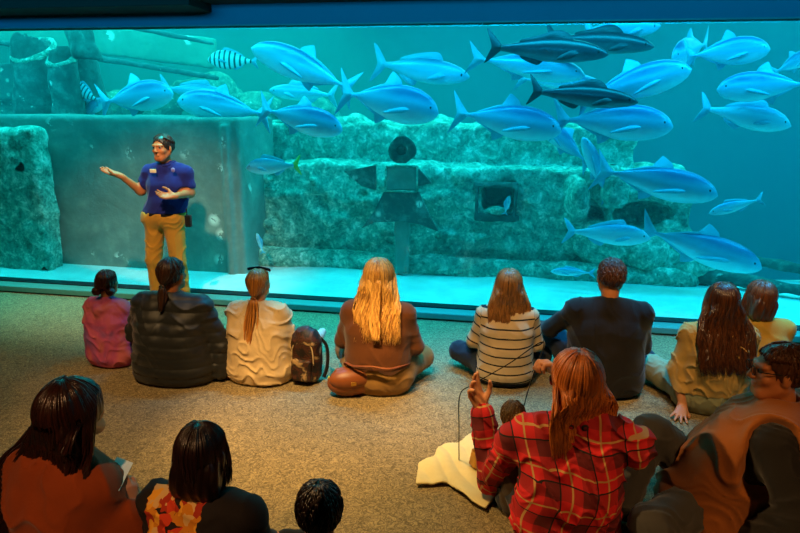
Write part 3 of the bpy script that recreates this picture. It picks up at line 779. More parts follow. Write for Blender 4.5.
def hairmesh(c, R, s, root, mat, style='long', length=.4, hw=.10, n=150, r=.0085, wave=0.0, frontmax=2.2, vol=1.0, backy=-.185, tie=(0, -.125, -.05), base_h=.007, sway=(0, 0), taper=1.0, name='hair', lockjit=.012, swing=None):
    """hair mass plus separate locks, one mesh; all in the frame of the head (x right, y face, z up)"""
    rnd = random.Random(int(length*1000)+n)
    a, b, cc = .083*vol, .104*vol, .097*vol; oc = A((0, -.014, .026))
    S = SDF()
    S.ell(oc, (a, b, cc), None, .02)
    if style in ('short',):
        S.ell((0, .075, -.03), (.075, .075, .095), None, .02, 's'); S.ell((0, .02, -.11), (.12, .13, .07), None, .02, 's')
        S.half((0, 0, 1), -.085, .02)
    else:
        S.ell((0, .095, -.02), (.058, .09, .085), None, .02, 's')
        if style in ('pony', 'bun'): S.half((0, -.35, 1), -.075, .02)
    backf = lambda z: float(np.interp(-z, [0, .06, .12, .22, .45, .8], [-.112*vol, -.110*vol, -.112, -.15, backy, backy-.01]))
    if style in ('long', 'bob'):
        k = 7
        for i in range(k):
            z0 = -.02-(length-.04)*i/k; z1 = -.02-(length-.04)*(i+1)/k
            wf = lambda u: (.080*vol+(hw-.080*vol)*min(1, u*1.6))*(1-.12*u)
            w0 = wf(i/k); w1 = wf((i+1)/k)*(1 if i < k-1 else .7)
            for g in (-1, -.33, .33, 1):
                S.rc((g*(w0-.035)+sway[0]*(i/k)**1.5, backf(z0)+.04, z0), (g*(w1-.035)+sway[0]*((i+1)/k)**1.5, backf(z1)+.04, z1), .032, .030 if i < k-1 else .014, .03)
    if style == 'bob':
        for g in (-1, 1): S.rc((g*.07, -.03, .0), (g*.068, .0, -length*.8), .03, .022, .03)
    if style == 'bun': S.ell(tie, (.035, .035, .035), None, .015)
    S.disp(lambda P: .0035*(1-2*np.abs(np.sin(np.arctan2(P[:, 0], -P[:, 1]+.01)*11+5*vnoise(P, 10, 3)))))
    m = S.mesh('h', base_h); V0 = np.zeros(len(m.vertices)*3, np.float32); m.vertices.foreach_get('co', V0); V0 = V0.reshape(-1, 3)
    F0 = [tuple(p.vertices) for p in m.polygons]; bpy.data.meshes.remove(m)
    paths = []
    E = lambda th, ph, k=1.0: oc+A((a*k*math.sin(th)*math.sin(ph), -b*k*math.sin(th)*math.cos(ph), cc*k*math.cos(th)))
    for i in range(n):
        ph = (rnd.random()*2-1)*frontmax; k = 1.0+rnd.uniform(-.03, .05)
        if style == 'short':
            th0 = rnd.uniform(.05, 1.9); ph = rnd.uniform(-2.6, 2.6)
            if abs(ph) > 1.7: th0 = min(th0, .9)
            pts = [E(th0+u*.28, ph+rnd.uniform(-.1, .1)*u, k+.015*u) for u in (0, .5, 1)]
            if pts[-1][2] < -.085: continue
            paths.append((bez(pts, 4), [r*.8, r*.9, r*.8, r*.2], .6)); continue
        thm = 1.75 if abs(ph) < 1.4 else max(1.15, 1.75-(abs(ph)-1.4)*.9)
        top = [E(th, ph, k) for th in np.linspace(.01+rnd.random()*.2, thm, 6)]
        if style == 'long' or style == 'bob':
            L = length*(1-rnd.random()*.18)*(taper if abs(ph) > 1.2 else 1); x0 = top[-1][0]; z0 = top[-1][2]; low = []
            wv = rnd.random()*6.28; ex = hw*math.sin(max(-1.45, min(1.45, ph*.85)))*rnd.uniform(.7, 1.05)
            if abs(ph) > 1.5 and style == 'long': yy0 = top[-1][1]
            for u in np.linspace(.12, 1, 8):
                z = z0+(-L-z0)*u
                x = x0+(ex-x0)*min(1, u*2)+rnd.uniform(-1, 1)*lockjit*.4+math.sin(wv+u*11)*wave+sway[0]*u**1.5
                y = backf(z)*(1 if abs(ex) < hw*.7 else .93)+(.012*rnd.random()-.004)+math.cos(wv+u*11)*wave*.6
                if style == 'bob': y = top[-1][1]*(1-u*.15)-.005*math.sin(u*3)
                elif abs(ph) > 1.3: y = y*min(1, u*2)+top[-1][1]*(1-min(1, u*2))
                low.append(A((x, y, z)))
            pts = bez(top+low, 22)
        else:
            tp = A(tie); mid = top[-1]*.5+tp*.5+A((0, -.01, 0))
            pts = bez(top[:5]+[mid, tp], 12)
        m_ = len(pts); rr = [r*(.5+.5*min(1, j/3))*(1 if j < m_*.75 else max(.12, (m_-1-j)/(m_*.25))) for j in range(m_)]
        paths.append((pts, rr, .55))
    if style == 'pony':
        for i in range(46):
            aa = rnd.random()*6.28; q = rnd.random()**.5; wv = rnd.random()*6.28
            L = length*(1-rnd.random()*.25); pts = []
            for u in np.linspace(0, 1, 11):
                rad = (.016+.024*math.sin(min(1, u*1.3)*PI*.75))*q*(1-.5*u*u)*(hw/.1)
                z = tie[2]-L*u; pts.append(A((tie[0]+math.cos(aa)*rad+math.sin(wv+u*8)*wave+sway[0]*u, backf(z)-.015+math.sin(aa)*rad*.7, z)))
            paths.append((pts, [r*(1 if u < 8 else (11-u)/4.) for u in range(11)], .6))
        th = np.linspace(0, 2*PI, 14)
        paths.append(([A(tie)+A((math.cos(x)*.017, -.012, math.sin(x)*.017)) for x in th], [.008]*14, 1))
    tv, tf, rn = tubes(paths, 5)
    vv = np.concatenate([V0, np.array(tv)]) if len(tv) else V0
    ff = F0+[tuple(i+len(V0) for i in f) for f in tf]
    rnn = np.concatenate([np.full(len(V0), .2), np.array(rn)])
    W_ = (c[None]+(vv*s)@R.T)
    if swing is not None: W_ = swing(W_)
    o = link(name, np_mesh(name, W_, ff, {'rnd': rnn}), mat, root); return o

def place(px, pbase, ptop, back=.15, hgt=.875):
    p = on_z(px, pbase); d = nrm(V(p[0], p[1], 0)); loc = p+d*back
    z = on_y(px, ptop, loc[1]+.03)[2]
    print('scale', px, round(z/hgt, 3)); return loc, z/hgt
SK = {'fair': skinmat('fair_skin', '#c98a5e'), 'warm': skinmat('warm_skin', '#c07a48'), 'tan': skinmat('tan_skin', '#a8683c')}
def eyes(c, R, s, root):
    mw = MW; 
    for g in (-1, 1):
        e = link('eye', SDF().ell(c+R@(A((g*.031, .077, .012))*s), A((.0125,)*3)*s).mesh('eye', .003), mw, root)
        link('iris', SDF().ell(c+R@(A((g*.031, .0875, .012))*s), A((.007, .003, .007))*s, R).mesh('iris', .0016), MI, e)
MW = simple('eye_white', '#9a8f84', .3, bump=0); MI = simple('dark_iris', '#2a1a10', .2, bump=0)
def body(J, root, skin, HR=np.eye(3), h=.008, hands=None, face=True, seat=True, kw=None):
    S = SDF(); s = J['s']; torso(S, J); limbs_arm(S, J); limbs_leg(S, J)
    S.rc(J['nb'], J['nt'], .052*s, .047*s, .03*s); S.rc(J['nt'], J['head']-A((0, 0, .03*s)), .048*s, .05*s, .03*s)
    head_sdf(S, J['head'], HR, s, face)
    for q, g in (('R', 1), ('L', -1)):
        foot_sdf(S, J['an'+q], J['to'+q], s)
        hd = (hands or {}).get(q, {})
        d = A(hd.get('d', J['wr'+q]-J['el'+q]), float); pn = A(hd.get('pn', (0, 0, -1)), float)
        # thumb side: the right hand has it towards pn x d, the left hand opposite
        hand_sdf(S, J['wr'+q], d, pn, (-1 if q == 'R' else 1), s*hd.get('k', 1), **{k: v for k, v in hd.items() if k in ('curl', 'spread', 'tcurl')})
    S.half((0, 0, 1), .003)
    return link('body', S.mesh('body', h), skin, root)
def top(J, root, mat, name='sweater', inf=.02, sleeve=.95, h=.008, zmin=.01, fs=1, amp=.012, ff=44, low=1.0, cuff=.004, hood=False, extra=None, u=(0, 0, 1), sinf=.014, pat=None, collar=True, armz=None):
    S = SDF(); s = J['s']; torso(S, J, inf*s, low); limbs_arm(S, J, sinf*s, sleeve, cuff=cuff)
    if collar: S.rc(J['nb']-A((0, 0, .02*s)), J['nb']+(J['nt']-J['nb'])*.3, .056*s+inf*s*.5, .052*s+inf*s*.3, .02*s)
    if extra: extra(S)
    S.disp(fold(fs, amp*s, ff/s, u))
    S.half((0, 0, 1), zmin, .008)
    return link(name, S.mesh(name, h, pat), mat, root)
def pants(J, root, mat, name='trousers', inf=.016, end=.93, h=.009, fs=2, amp=.010, ff=40, zmin=.004, ztop=None, extra=None):
    S = SDF(); s, f = J['s'], J['fat']
    S.rc(J['hpL'], J['hpR'], .118*s*f+inf*s, .118*s*f+inf*s, .05*s)
    S.rc(J['pelvis'], J['pelvis']+(J['waist']-J['pelvis'])*.6, .118*s*f+inf*s, .105*s*f+inf*s, .05*s)
    limbs_leg(S, J, inf*s, end)
    if extra: extra(S)
    if ztop: S.half((0, 0, -1), -ztop)
    S.disp(fold(fs, amp*s, ff/s, (.3, .6, .7), (1, 0, 0))); S.half((0, 0, 1), zmin)
    return link(name, S.mesh(name, h), mat, root)

G_ROW = 'visitors seated on the carpet'
M_pink = cloth('pink_fleece', '#c44a6a'); M_jeans = cloth('dark_jeans', '#1a2230'); M_black = cloth('black_cloth', '#15120f')
M_white = cloth('white_canvas', '#c9bfae'); M_greyshoe = cloth('grey_shoe', '#8d877c')

# ---- pink hoodie child
t = NT('pink_tie_dye'); v = t.coord(); n = t.noise(v, 5, 2, .5, .8); t.set(Base_Color=t.ramp(n, [(.35, lin('#8a5a9c')), (.48, lin('#c8568a')), (.6, lin('#d8707c'))]), Roughness=.9)
t.bump(t.noise(v, 250, 2), .3, .004); M_pk = t.m
loc, s = place(114, 369, 270, .13)
J = sit_joints(s, 1.12, .15)
r = empty('person', loc, -.1, 'child in a pink and purple hooded top with two low hair buns', 'person')
HR = rotm(.05, 0, .25); body(J, r, SK['fair'], HR)
def hood(J, w=.10):
    s = J['s']
    def fn(S):
        S.rc(J['nb']+A((-w, -.05, .0))*s, J['nb']+A((0, -.105, -.035))*s, .026*s, .042*s, .03*s); S.rc(J['nb']+A((w, -.05, .0))*s, J['nb']+A((0, -.105, -.035))*s, .026*s, .042*s, .03*s)
        S.rc(J['nb']+A((0, -.10, -.03))*s, J['nb']+A((0, -.115, -.11))*s, .04*s, .022*s, .03*s)
    return fn
top(J, r, M_pk, 'hooded_top', .032, fs=3, extra=hood(J)); pants(J, r, M_jeans); shoes(J, r, M_white)
M_h1 = hairmat('dark_brown_hair', '#1c0d08', '#5c2c18'); 
hairmesh(J['head'], HR, s, r, M_h1, 'bun', tie=(-.06, -.10, -.045), n=110)
for g in (-1, 1):
    o = link('hair_bun', SDF().ell(J['head']+HR@(A((g*.062, -.088, -.055))*s), A((.04, .036, .036))*s).disp(lambda P: .004*np.sin(P[:, 0]*260+P[:, 2]*300)).mesh('hair_bun', .006), M_h1, r)

# ---- large person in black puffer jacket
loc, s = place(179, 388, 258, .2)
J = sit_joints(s, 1.5, .215, elR=(.33, .02, .27), elL=(-.33, .05, .3), wrR=(.335, .0, .06), nt=(0, .01, .66))
r = empty('person', loc, 0, 'broad person in a black quilted jacket with a low dark ponytail', 'person')
HR = rotm(.0, 0, -.1)
body(J, r, SK['tan'], HR, hands={'R': dict(d=(0, .5, -.3), pn=(0, -.3, -1), curl=(.1,)*4)})
M_puff = cloth('black_quilt', '#111416', rough=.55, spec=.5)
S_q = lambda P: .010*(np.abs(np.sin(P[:, 2]*PI/.075))**.6-.6)
top(J, r, M_puff, 'quilted_jacket', .035, fs=5, amp=.010, ff=30, sinf=.03, extra=lambda S: S.disp(S_q)); pants(J, r, M_jeans, inf=.02); shoes(J, r, M_black)
hairmesh(J['head'], HR, s, r, hairmat('black_brown_hair', '#120a07', '#4a2a18'), 'pony', length=.16, tie=(0, -.115, -.065), n=120, hw=.09)

# ---- cream sweater, ponytail
loc, s = place(262, 389, 269, .19)
J = sit_joints(s, 1.28, .175, knR=(.34, .22, .12), elR=(.25, .04, .30))
sh_ = (on_z(308, 350, .09)-loc)/s; J['anR'] = sh_*s; J['toR'] = (on_z(319, 336, .16)-loc); J['knR'] = A((.30, .30, .10))*s
r = empty('person', loc, 0, 'woman in a cream sweatshirt with a long light brown ponytail', 'person')
HR = rotm(.08, 0, 0)
body(J, r, SK['fair'], HR)
M_cream = cloth('cream_fleece', '#cdb284')
top(J, r, M_cream, 'sweatshirt', .034, fs=7, amp=.018, ff=46, low=1.06); pants(J, r, M_jeans)
shoes(J, r, M_white)
hairmesh(J['head'], HR, s, r, hairmat('light_brown_hair', '#6a3512', '#d08a3a'), 'pony', length=.42, tie=(0, -.118, -.08), n=240, r=.006, hw=.15, backy=-.235, sway=(-.02, 0), wave=.004)
g_ = [J['head']+HR@(A((math.sin(x)*.088, .02+math.cos(x)*.02, .118-abs(math.sin(x))*.01))*s) for x in np.linspace(-PI/2, PI/2, 9)]
tube_obj('sunglasses', [(bez(g_, 16), [.008]*16, 1.4)], M_black, r)

# ---- brown top, wavy blonde hair
loc, s = place(378, 402, 260, .19)
J = sit_joints(s, 1.1, .17, knR=(.25, .28, .14), knL=(-.27, .24, .17), elL=(-.25, .06, .31), wrL=(-.2, .2, .24))
r = empty('person', loc, 0, 'woman in a brown top and olive trousers with long wavy blonde hair half tied up', 'person')
HR = rotm(0, 0, -.05)
body(J, r, SK['fair'], HR)
top(J, r, cloth('brown_knit', '#5e3416'), 'knit_top', .024, fs=9, amp=.008, ff=30, zmin=.20*s)
pants(J, r, cloth('olive_corduroy', '#8a6530'), inf=.022, fs=4, amp=.008)
shoes(J, r, M_black)
M_bl = hairmat('blonde_hair', '#8a4c10', '#f2bc62', .35)
hairmesh(J['head'], HR, s, r, M_bl, 'long', length=.38, hw=.135, n=420, wave=.013, r=.0055, sway=(.03, 0), vol=1.12, backy=-.21)
hp = []
for i in range(26):
    x = random.uniform(-.025, .03); wv = random.random()*6
    hp.append(([J['head']+HR@(A((x*(1-u*.3)+math.sin(wv+u*9)*.014+.03*u, float(np.interp(u, [0, .3, 1], [-.128, -.15, -.225])), .02-.36*u))*s) for u in np.linspace(0, 1, 16)], [.008*s*(1-.7*u) for u in np.linspace(0, 1, 16)], .6))
for sg in (-1, 1):
    for q in range(5):
        hp.append((bez([J['head']+HR@(A(p)*s) for p in ((sg*.086, .0, .05-q*.008), (sg*.07, -.075, .035-q*.006), (sg*.02, -.125, .02-q*.004), (0, -.128, .01))], 10), [.007*s]*10, .6))
tube_obj('half_ponytail', hp, M_bl, r)
BW = (r, J, s, loc)

# ---- striped shirt
t = NT('striped_jersey'); at = t.node('ShaderNodeAttribute', attribute_name='pat'); sx = t.node('ShaderNodeSeparateXYZ'); t.l(at.outputs['Vector'], sx.inputs[0])
w = t.math('FRACT', t.math('MULTIPLY', sx.outputs[0], 1/.062)); m = t.math('LESS_THAN', w, .17)
v = t.coord(); t.set(Base_Color=t.mix(m, lin('#cbb28a'), lin('#161316')), Roughness=.9); t.bump(t.noise(v, 250, 2), .3, .004); M_str = t.m
loc, s = place(503, 393, 270, .18)
J = sit_joints(s, 1.08, .165, lean=.01, knL=(-.35, .22, .15), elL=(-.235, .05, .31), wrL=(-.25, .22, .2))
r = empty('person', loc, .05, 'woman in a cream shirt with thin black stripes and long straight light brown hair', 'person')
HR = rotm(.1, 0, .1)
body(J, r, SK['fair'], HR)
def pat_str(J):
    def fn(P):
        s = J['s']; out = P[:, 2].copy()+.012*np.cos(P[:, 0]*9)
        for q in 'RL':
            a, b, c = J['sh'+q], J['el'+q], J['wr'+q]
            g = 1 if q == 'R' else -1
            m = (P[:, 0]*g > abs(a[0])*.98+.035*s-.0) | ((P[:, 1] > .16*s) & (P[:, 2] < .4*s))
            d = nrm(b-a); out = np.where(m, (P-a)@d*.9+.5, out)
        return np.stack([out, out*0, out*0], 1)
    return fn
top(J, r, M_str, 'striped_shirt', .018, fs=11, amp=.007, ff=30, pat=pat_str(J), zmin=.05*s, low=1.04)
pants(J, r, M_jeans, inf=.02); shoes(J, r, M_black)
hairmesh(J['head'], HR, s, r, hairmat('ash_brown_hair', '#3a200e', '#a5703a'), 'long', length=.31, hw=.15, n=420, r=.005, lockjit=.006, vol=1.12, backy=-.20)

# ---- man in black
loc, s = place(600, 402, 258, .19)
J = sit_joints(s, 1.22, .195, knL=(-.30, .25, .26), anL=(-.12, .46, .07), elL=(-.34, .12, .36), wrL=(-.43, .30, .30), toL=(-.1, .6, .05))
r = empty('person', loc, 0, 'man in a black long-sleeved top with short brown hair, leaning an arm on his knee', 'person')
HR = rotm(-.05, 0, .1)
body(J, r, SK['warm'], HR)
top(J, r, cloth('black_sweatshirt', '#130f0e'), 'sweatshirt', .03, fs=13, amp=.010, ff=30, zmin=.02)
pants(J, r, M_jeans, inf=.02); shoes(J, r, M_black)
hairmesh(J['head'], HR, s, r, hairmat('short_brown_hair', '#20100a', '#6b3a1e'), 'short', n=900, r=.0035, vol=1.0)

# ---- long dark hair, cream hoodie, arm to the floor at left
loc, s = place(706, 420, 283, .18)
J = sit_joints(s, 1.1, .175, knL=(-.30, .34, .13), elL=(-.24, -.02, .29), wrL=(-.20, -.12, .065), lean=-.01)
J['anL'] = on_z(664, 376, .08)-loc; J['toL'] = on_z(654, 366, .14)-loc
r = empty('person', loc, 0, 'girl in a cream hooded jacket with very long dark hair, hand on the carpet', 'person')
HR = rotm(0, 0, .12)
body(J, r, SK['fair'], HR, hands={'L': dict(d=(-.25, -.6, -.25), pn=(0, .3, -1), curl=(-.05,)*4, spread=.35)})
top(J, r, cloth('cream_hoodie', '#b8924e'), 'hooded_jacket', .028, fs=15, amp=.020, ff=50, zmin=.15*s, u=(.3, 0, .9), hood=True)
pants(J, r, cloth('washed_green_denim', '#8b8a68'), inf=.035, fs=21, amp=.016, ff=60)
shoes(J, r, M_greyshoe)
hairmesh(J['head'], HR, s, r, hairmat('espresso_hair', '#120705', '#5e3217', .3), 'long', length=.44, hw=.17, n=420, r=.006, lockjit=.03, vol=1.12, backy=-.25)

# ---- person in yellow top next to her
loc = on_y(768, 330, 0)*0; b_ = on_z(752, 281, .80); loc = V(b_[0]+.06, b_[1]-.03, 0)
J = sit_joints(.91, 1.2, .19)
r = empty('person', loc, .1, 'person in a mustard yellow top with a short brown bob, at the row end', 'person')
HR = rotm(0, .15, .2)
body(J, r, SK['fair'], HR)
top(J, r, cloth('mustard_knit', '#bd8f38'), 'knit_top', .025, fs=17, amp=.010, ff=18)
pants(J, r, M_jeans); shoes(J, r, M_black)
hairmesh(J['head'], HR, .91, r, hairmat('chestnut_hair', '#1e0d08', '#7a4020'), 'bob', length=.15, hw=.09, n=380, r=.005, vol=1.1)

# ---- presenter, standing
loc = on_z(172, 299); yy_ = min(loc[1], KY-.16); loc = V(on_y(171, 299, yy_)[0], yy_, 0)
s = on_y(163, 132, loc[1])[2]/1.675
print('presenter', s, loc)
def loc2(px, py, dy=0):       # pixel to her local frame (she faces the audience)
    q = on_y(px, py, loc[1]-dy); return (-(q[0]-loc[0])/s, dy/s, q[2]/s)
hx = loc2(163, 148, .03)
J = stand_joints(s, .98, .165, knR=(.125, .03, .49), knL=(-.125, .03, .49), anR=(.15, -.0, .09), anL=(-.16, -.0, .09), toR=(.18, .14, .035), toL=(-.2, .13, .035), elR=loc2(141, 191, .02), wrR=loc2(121, 176, .16), shR=loc2(149.5, 172, 0), shL=loc2(186, 173, 0), elL=loc2(190, 193, 0), wrL=loc2(175, 196, .2),
                 head=(hx[0], .03, hx[2]), nt=(hx[0]*.8, .01, hx[2]-.085), nb=(loc2(168, 166, 0)[0], -.01, loc2(168, 166, 0)[2]), chest=(loc2(168, 180)[0], .0, loc2(168, 185)[2]), waist=(loc2(169, 205)[0], .01, 1.05), pelvis=(0, 0, .93))
r = empty('person', loc, PI, 'presenter in a navy polo shirt and khaki trousers standing with one hand raised', 'person')
HR = rotm(-.05, 0, -.15)
body(J, r, SK['warm'], HR, h=.0055, hands={'R': dict(d=(.8, .35, .35), pn=(0, .35, 1), curl=(.12,)*4, k=1.05), 'L': dict(d=(.9, .5, .05), pn=(-.2, .4, .6), curl=(.3,)*4)})
M_navy = cloth('navy_pique', '#1c2478'); M_khaki = cloth('khaki_twill', '#c08a2c')
S = SDF(); torso(S, J, .018*s, .96)
for q in 'RL':
    S.rc(J['sh'+q], J['sh'+q]+(J['el'+q]-J['sh'+q])*.62, .062*s, .066*s, .03*s)
    S.rc(J['el'+q], J['el'+q]+(J['wr'+q]-J['el'+q])*.6, .06, .06, .01, 's')
S.disp(fold(31, .007, 36, (.4, .2, .8))); S.half((0, 0, 1), .945*s)
shirt = link('polo_shirt', S.mesh('polo_shirt', .0065), M_navy, r)
S = SDF(); a_ = np.linspace(0, 2*PI, 14)
pts = [J['nb']+A((math.cos(x)*.062, math.sin(x)*.06+.008, .035-.03*max(0, math.sin(x))))*s for x in a_]
for i in range(13): S.rc(pts[i], pts[i+1], .013*s, .013*s, .01)
link('collar', S.mesh('collar', .005), M_navy, shirt)
t_ = J['chest']
link('name_badge', SDF().box(A(loc2(153, 171, .135))*s, (.032, .004, .018), .003).mesh('name_badge', .004), simple('white_badge', '#e8dcb8', .4, bump=0), shirt)
link('crest', SDF().ell(A(loc2(173, 170, .13))*s, (.02, .006, .022)).mesh('crest', .004), simple('pale_crest', '#7b74b8', .5, bump=0), shirt)
def ptop(S): pass
pants(J, r, M_khaki, h=.007, inf=.014, end=1.0, amp=.012, ff=36, fs=8, ztop=.95*s)
S = SDF(); S.rc(A((-.065, 0, .93))*s, A((.065, 0, .93))*s, .134*s, .134*s, .02); S.half((0, 0, 1), .915*s); S.half((0, 0, -1), -.95*s)
link('belt', S.mesh('belt', .006), M_black, r)
for nm, px in (('radio', 151), ('radio', 188.5)):
    p = A(loc2(px, 221, .06))*s
    rd = link(nm, SDF().box(p, (.028, .022, .055), .008).mesh(nm, .005), M_black, r)
    link('antenna', SDF().rc(p+A((.012, 0, .05)), p+A((.012, 0, .11)), .007, .006).mesh('antenna', .004), M_black, rd)
shoes(J, r, M_black)
hairmesh(J['head'], HR, s, r, hairmat('pulled_back_hair', '#140b08', '#3d2416'), 'bun', tie=(0, -.12, .0), n=130, r=.007)
eyes(J['head'], HR, s, r)

# ------------------------------------------------------------------ things on the carpet
# backpack beside the cream sweatshirt
t = NT('mottled_backpack'); v = t.coord(); n = t.noise(v, 11, 3, .6, .5)
t.set(Base_Color=t.ramp(n, [(.44, lin('#150c08')), (.5, lin('#4a2412')), (.57, lin('#1c100a')), (.66, lin('#a88a60'))]), Roughness=.6); t.bump(t.noise(v, 60, 3), .3, .006); M_bp = t.m
p = on_z(303, 387); k = 1.0
b = empty('backpack', p+V(0, .1, 0), -.12, 'dark backpack with brown and cream patches standing between two seated women', 'backpack')
S = SDF(); S.box((0, 0, .18), (.105, .075, .175), .06); S.ell((0, 0, .34), (.085, .06, .075), None, .06); S.disp(fold(5, .012, 26)); S.half((0, 0, 1), .004)
link('bag_body', S.mesh('bag_body', .007), M_bp, b)
S = SDF(); S.box((0, -.085, .12), (.075, .03, .085), .025); S.disp(fold(6, .008, 30)); S.half((0, 0, 1), .006); link('front_pocket', S.mesh('front_pocket', .006), M_bp, b)
tube_obj('zipper', [(bez([(-.08, -.075, .16), (-.07, -.07, .28), (0, -.055, .34), (.07, -.07, .28), (.085, -.075, .16)], 20), [.005]*20, 1)], simple('pale_zip', '#b8a078', .4, bump=0), b)
tube_obj('carry_loop', [(bez([(-.03, 0, .355), (-.02, 0, .40), (.02, 0, .40), (.03, 0, .355)], 10), [.008]*10, .5)], M_black, b)
for g in (-1, 1): tube_obj('shoulder_strap', [(bez([(g*.05, .06, .33), (g*.11, .09, .25), (g*.125, .07, .12), (g*.10, .06, .02)], 16), [.014]*16, .4)], M_black, b)
# brown leather shoulder bag with strap
M_lea = simple('brown_leather', '#84451a', .48, var=.25, scale=9, bump=.2, bscale=90, spec=.6)
p = on_z(346, 398)
b = empty('shoulder_bag', p+V(.02, .05, 0), .45, 'brown leather shoulder bag resting against the blonde woman in brown', 'bag')
S = SDF(); S.ell((0, 0, .10), (.16, .085, .10), None, .02); S.ell((0, .0, .15), (.12, .05, .06), None, .03); S.disp(fold(8, .008, 22)); S.half((0, 0, 1), .004)
link('bag_body', S.mesh('bag_body', .006), M_lea, b)
S = SDF(); S.ell((0, -.03, .135), (.15, .07, .075), None, .03); S.half((0, 0, 1), .085); S.disp(fold(9, .004, 20)); link('flap', S.mesh('flap', .006), M_lea, b)
link('clasp', SDF().box((0, -.102, .125), (.018, .006, .014), .004).mesh('clasp', .004), simple('brass', '#d8a24a', .3, metal=1, bump=0), b)
rw, Jw, sw_, lw = BW
inv = lambda P: (A(P)-A(b.location))@np.array(Matrix.Rotation(.45, 3, 'Z'))
off = lambda q: inv(lw+A(q)*sw_)
strap = [inv(p+V(.0, .05, .15)), off((-.19, -.12, .225)), off((-.12, -.19, .238)), off((0, -.205, .25)), off((.12, -.19, .24)), off((.21, -.04, .22))]
tube_obj('strap', [(bez(strap, 30), [.012]*30, .35)], M_lea, b)
# small yellow thing
p = on_z(331, 379.5)
o = link('lemon_wedge', SDF().ell((0, 0, .014), (.026, .014, .014)).mesh('m', .004), simple('yellow_rubber', '#c8b43a', .5, bump=0), loc=p); o.name = 'yellow_toy'
tag(o, 'tiny yellow object lying on the carpet between backpack and leather bag', 'toy')
# ================================================================== FRONT GROUP
def world2loc(loc, rz, s):
    R_ = np.array(Matrix.Rotation(rz, 3, 'Z'))
    return lambda p: ((A(p)-A(loc))@R_)/s
# ---- plaid shirt woman, both hands raised
t = NT('red_plaid'); at = t.node('ShaderNodeAttribute', attribute_name='pat'); sx = t.node('ShaderNodeSeparateXYZ'); t.l(at.outputs['Vector'], sx.inputs[0])
def band(o, per, w, ph=0): return t.math('LESS_THAN', t.math('FRACT', t.math('MULTIPLY_ADD', o, 1/per, ph)), w)
U, Vv = sx.outputs[0], sx.outputs[1]
c = t.mix(t.math('MULTIPLY', t.math('ADD', band(U, .15, .42), band(Vv, .15, .42)), .42), lin('#c4141a'), lin('#2a0408'))
c = t.mix(t.math('MAXIMUM', band(U, .15, .05, .3), band(Vv, .15, .05, .3)), c, lin('#b88c50'))
c = t.mix(t.math('MAXIMUM', band(U, .15, .04, .62), band(Vv, .15, .04, .62)), c, lin('#0c0508'))
v = t.coord(); t.set(Base_Color=c, Roughness=.85); t.bump(t.noise(v, 250, 2), .3, .004); M_plaid = t.m
s = 1.0
hd = on_z(578, 351, .885); rz = 0.12; loc = V(hd[0], hd[1]-.03, 0); L_ = world2loc(loc, rz, s)
dist0 = loc[1]
P_ = lambda px, py, dy: L_(on_y(px, py, dist0+dy))
J = sit_joints(s, 1.15, .205, shL=P_(514, 440, .02), elL=P_(491, 480, .20), wrL=P_(482, 409, .28), shR=P_(634, 445, -.02), elR=P_(600, 428, .22), wrR=P_(561, 376, .33), knR=(.23, .24, .13), knL=(-.22, .20, .13), anR=(-.06, .32, .065), anL=(.06, .36, .065), toR=(-.15, .38, .045), toL=(.16, .4, .045), waist=(0, -.04, .27), nt=(.01, .02, .66))
r = empty('person', loc, rz, 'woman in a red plaid shirt with both hands raised, seated in the foreground', 'person')
HR = rotm(.12, 0, .35)
body(J, r, SK['fair'], HR, h=.006, hands={'L': dict(k=1.15, d=(-.45, .10, 1), pn=(.65, -.75, .1), curl=(.15, .3, .45, .6), tcurl=.2), 'R': dict(k=1.1, d=(-.7, .05, .7), pn=(-.5, -.2, -.7), curl=(.9, 1.0, 1.0, 1.0), tcurl=.5)})
def pat_pl(J):
    def fn(P):
        s = J['s']; out = np.stack([P[:, 0]+.02*np.sin(P[:, 2]*14), P[:, 2]+.015*np.sin(P[:, 0]*16), P[:, 1]*0], 1)
        for q in 'RL':
            for a, b in ((J['sh'+q], J['el'+q]), (J['el'+q], J['wr'+q])):
                d = b-a; Ln = np.linalg.norm(d); d = d/Ln; w = P-a; tt = w@d; rad = w-tt[:, None]*d; dist = np.linalg.norm(rad, axis=1)
                m = (tt > (.05 if a is J['sh'+q] else 0)) & (tt < Ln+.05) & (dist < .085)
                e = nrm(np.cross(d, A((0, 1., .2)))); f = np.cross(d, e)
                ang = np.arctan2(rad@e, rad@f)*.055
                out[m] = np.stack([ang[m], tt[m]+.04, 0*tt[m]], 1)
        return out
    return fn
top(J, r, M_plaid, 'plaid_shirt', .032, fs=41, amp=.022, ff=40, pat=pat_pl(J), sleeve=.93, h=.0065, cuff=.012, sinf=.028, u=(.35, .1, .9))
S = SDF(); 
for g in (-1, 1): S.rc(J['nb']+A((g*.055, .03, .03)), J['nb']+A((g*.03, -.075, .02)), .02, .02, .02)
link('collar', S.mesh('collar', .006, lambda P: P), M_plaid, r)
pants(J, r, M_jeans); shoes(J, r, M_black)
hairmesh(J['head'], HR, s, r, hairmat('auburn_hair', '#4a1a0c', '#d0742a', .35), 'long', length=.29, hw=.15, n=560, r=.0045, base_h=.006, lockjit=.02, vol=1.2, backy=-.22)
PW = (J, loc, rz)
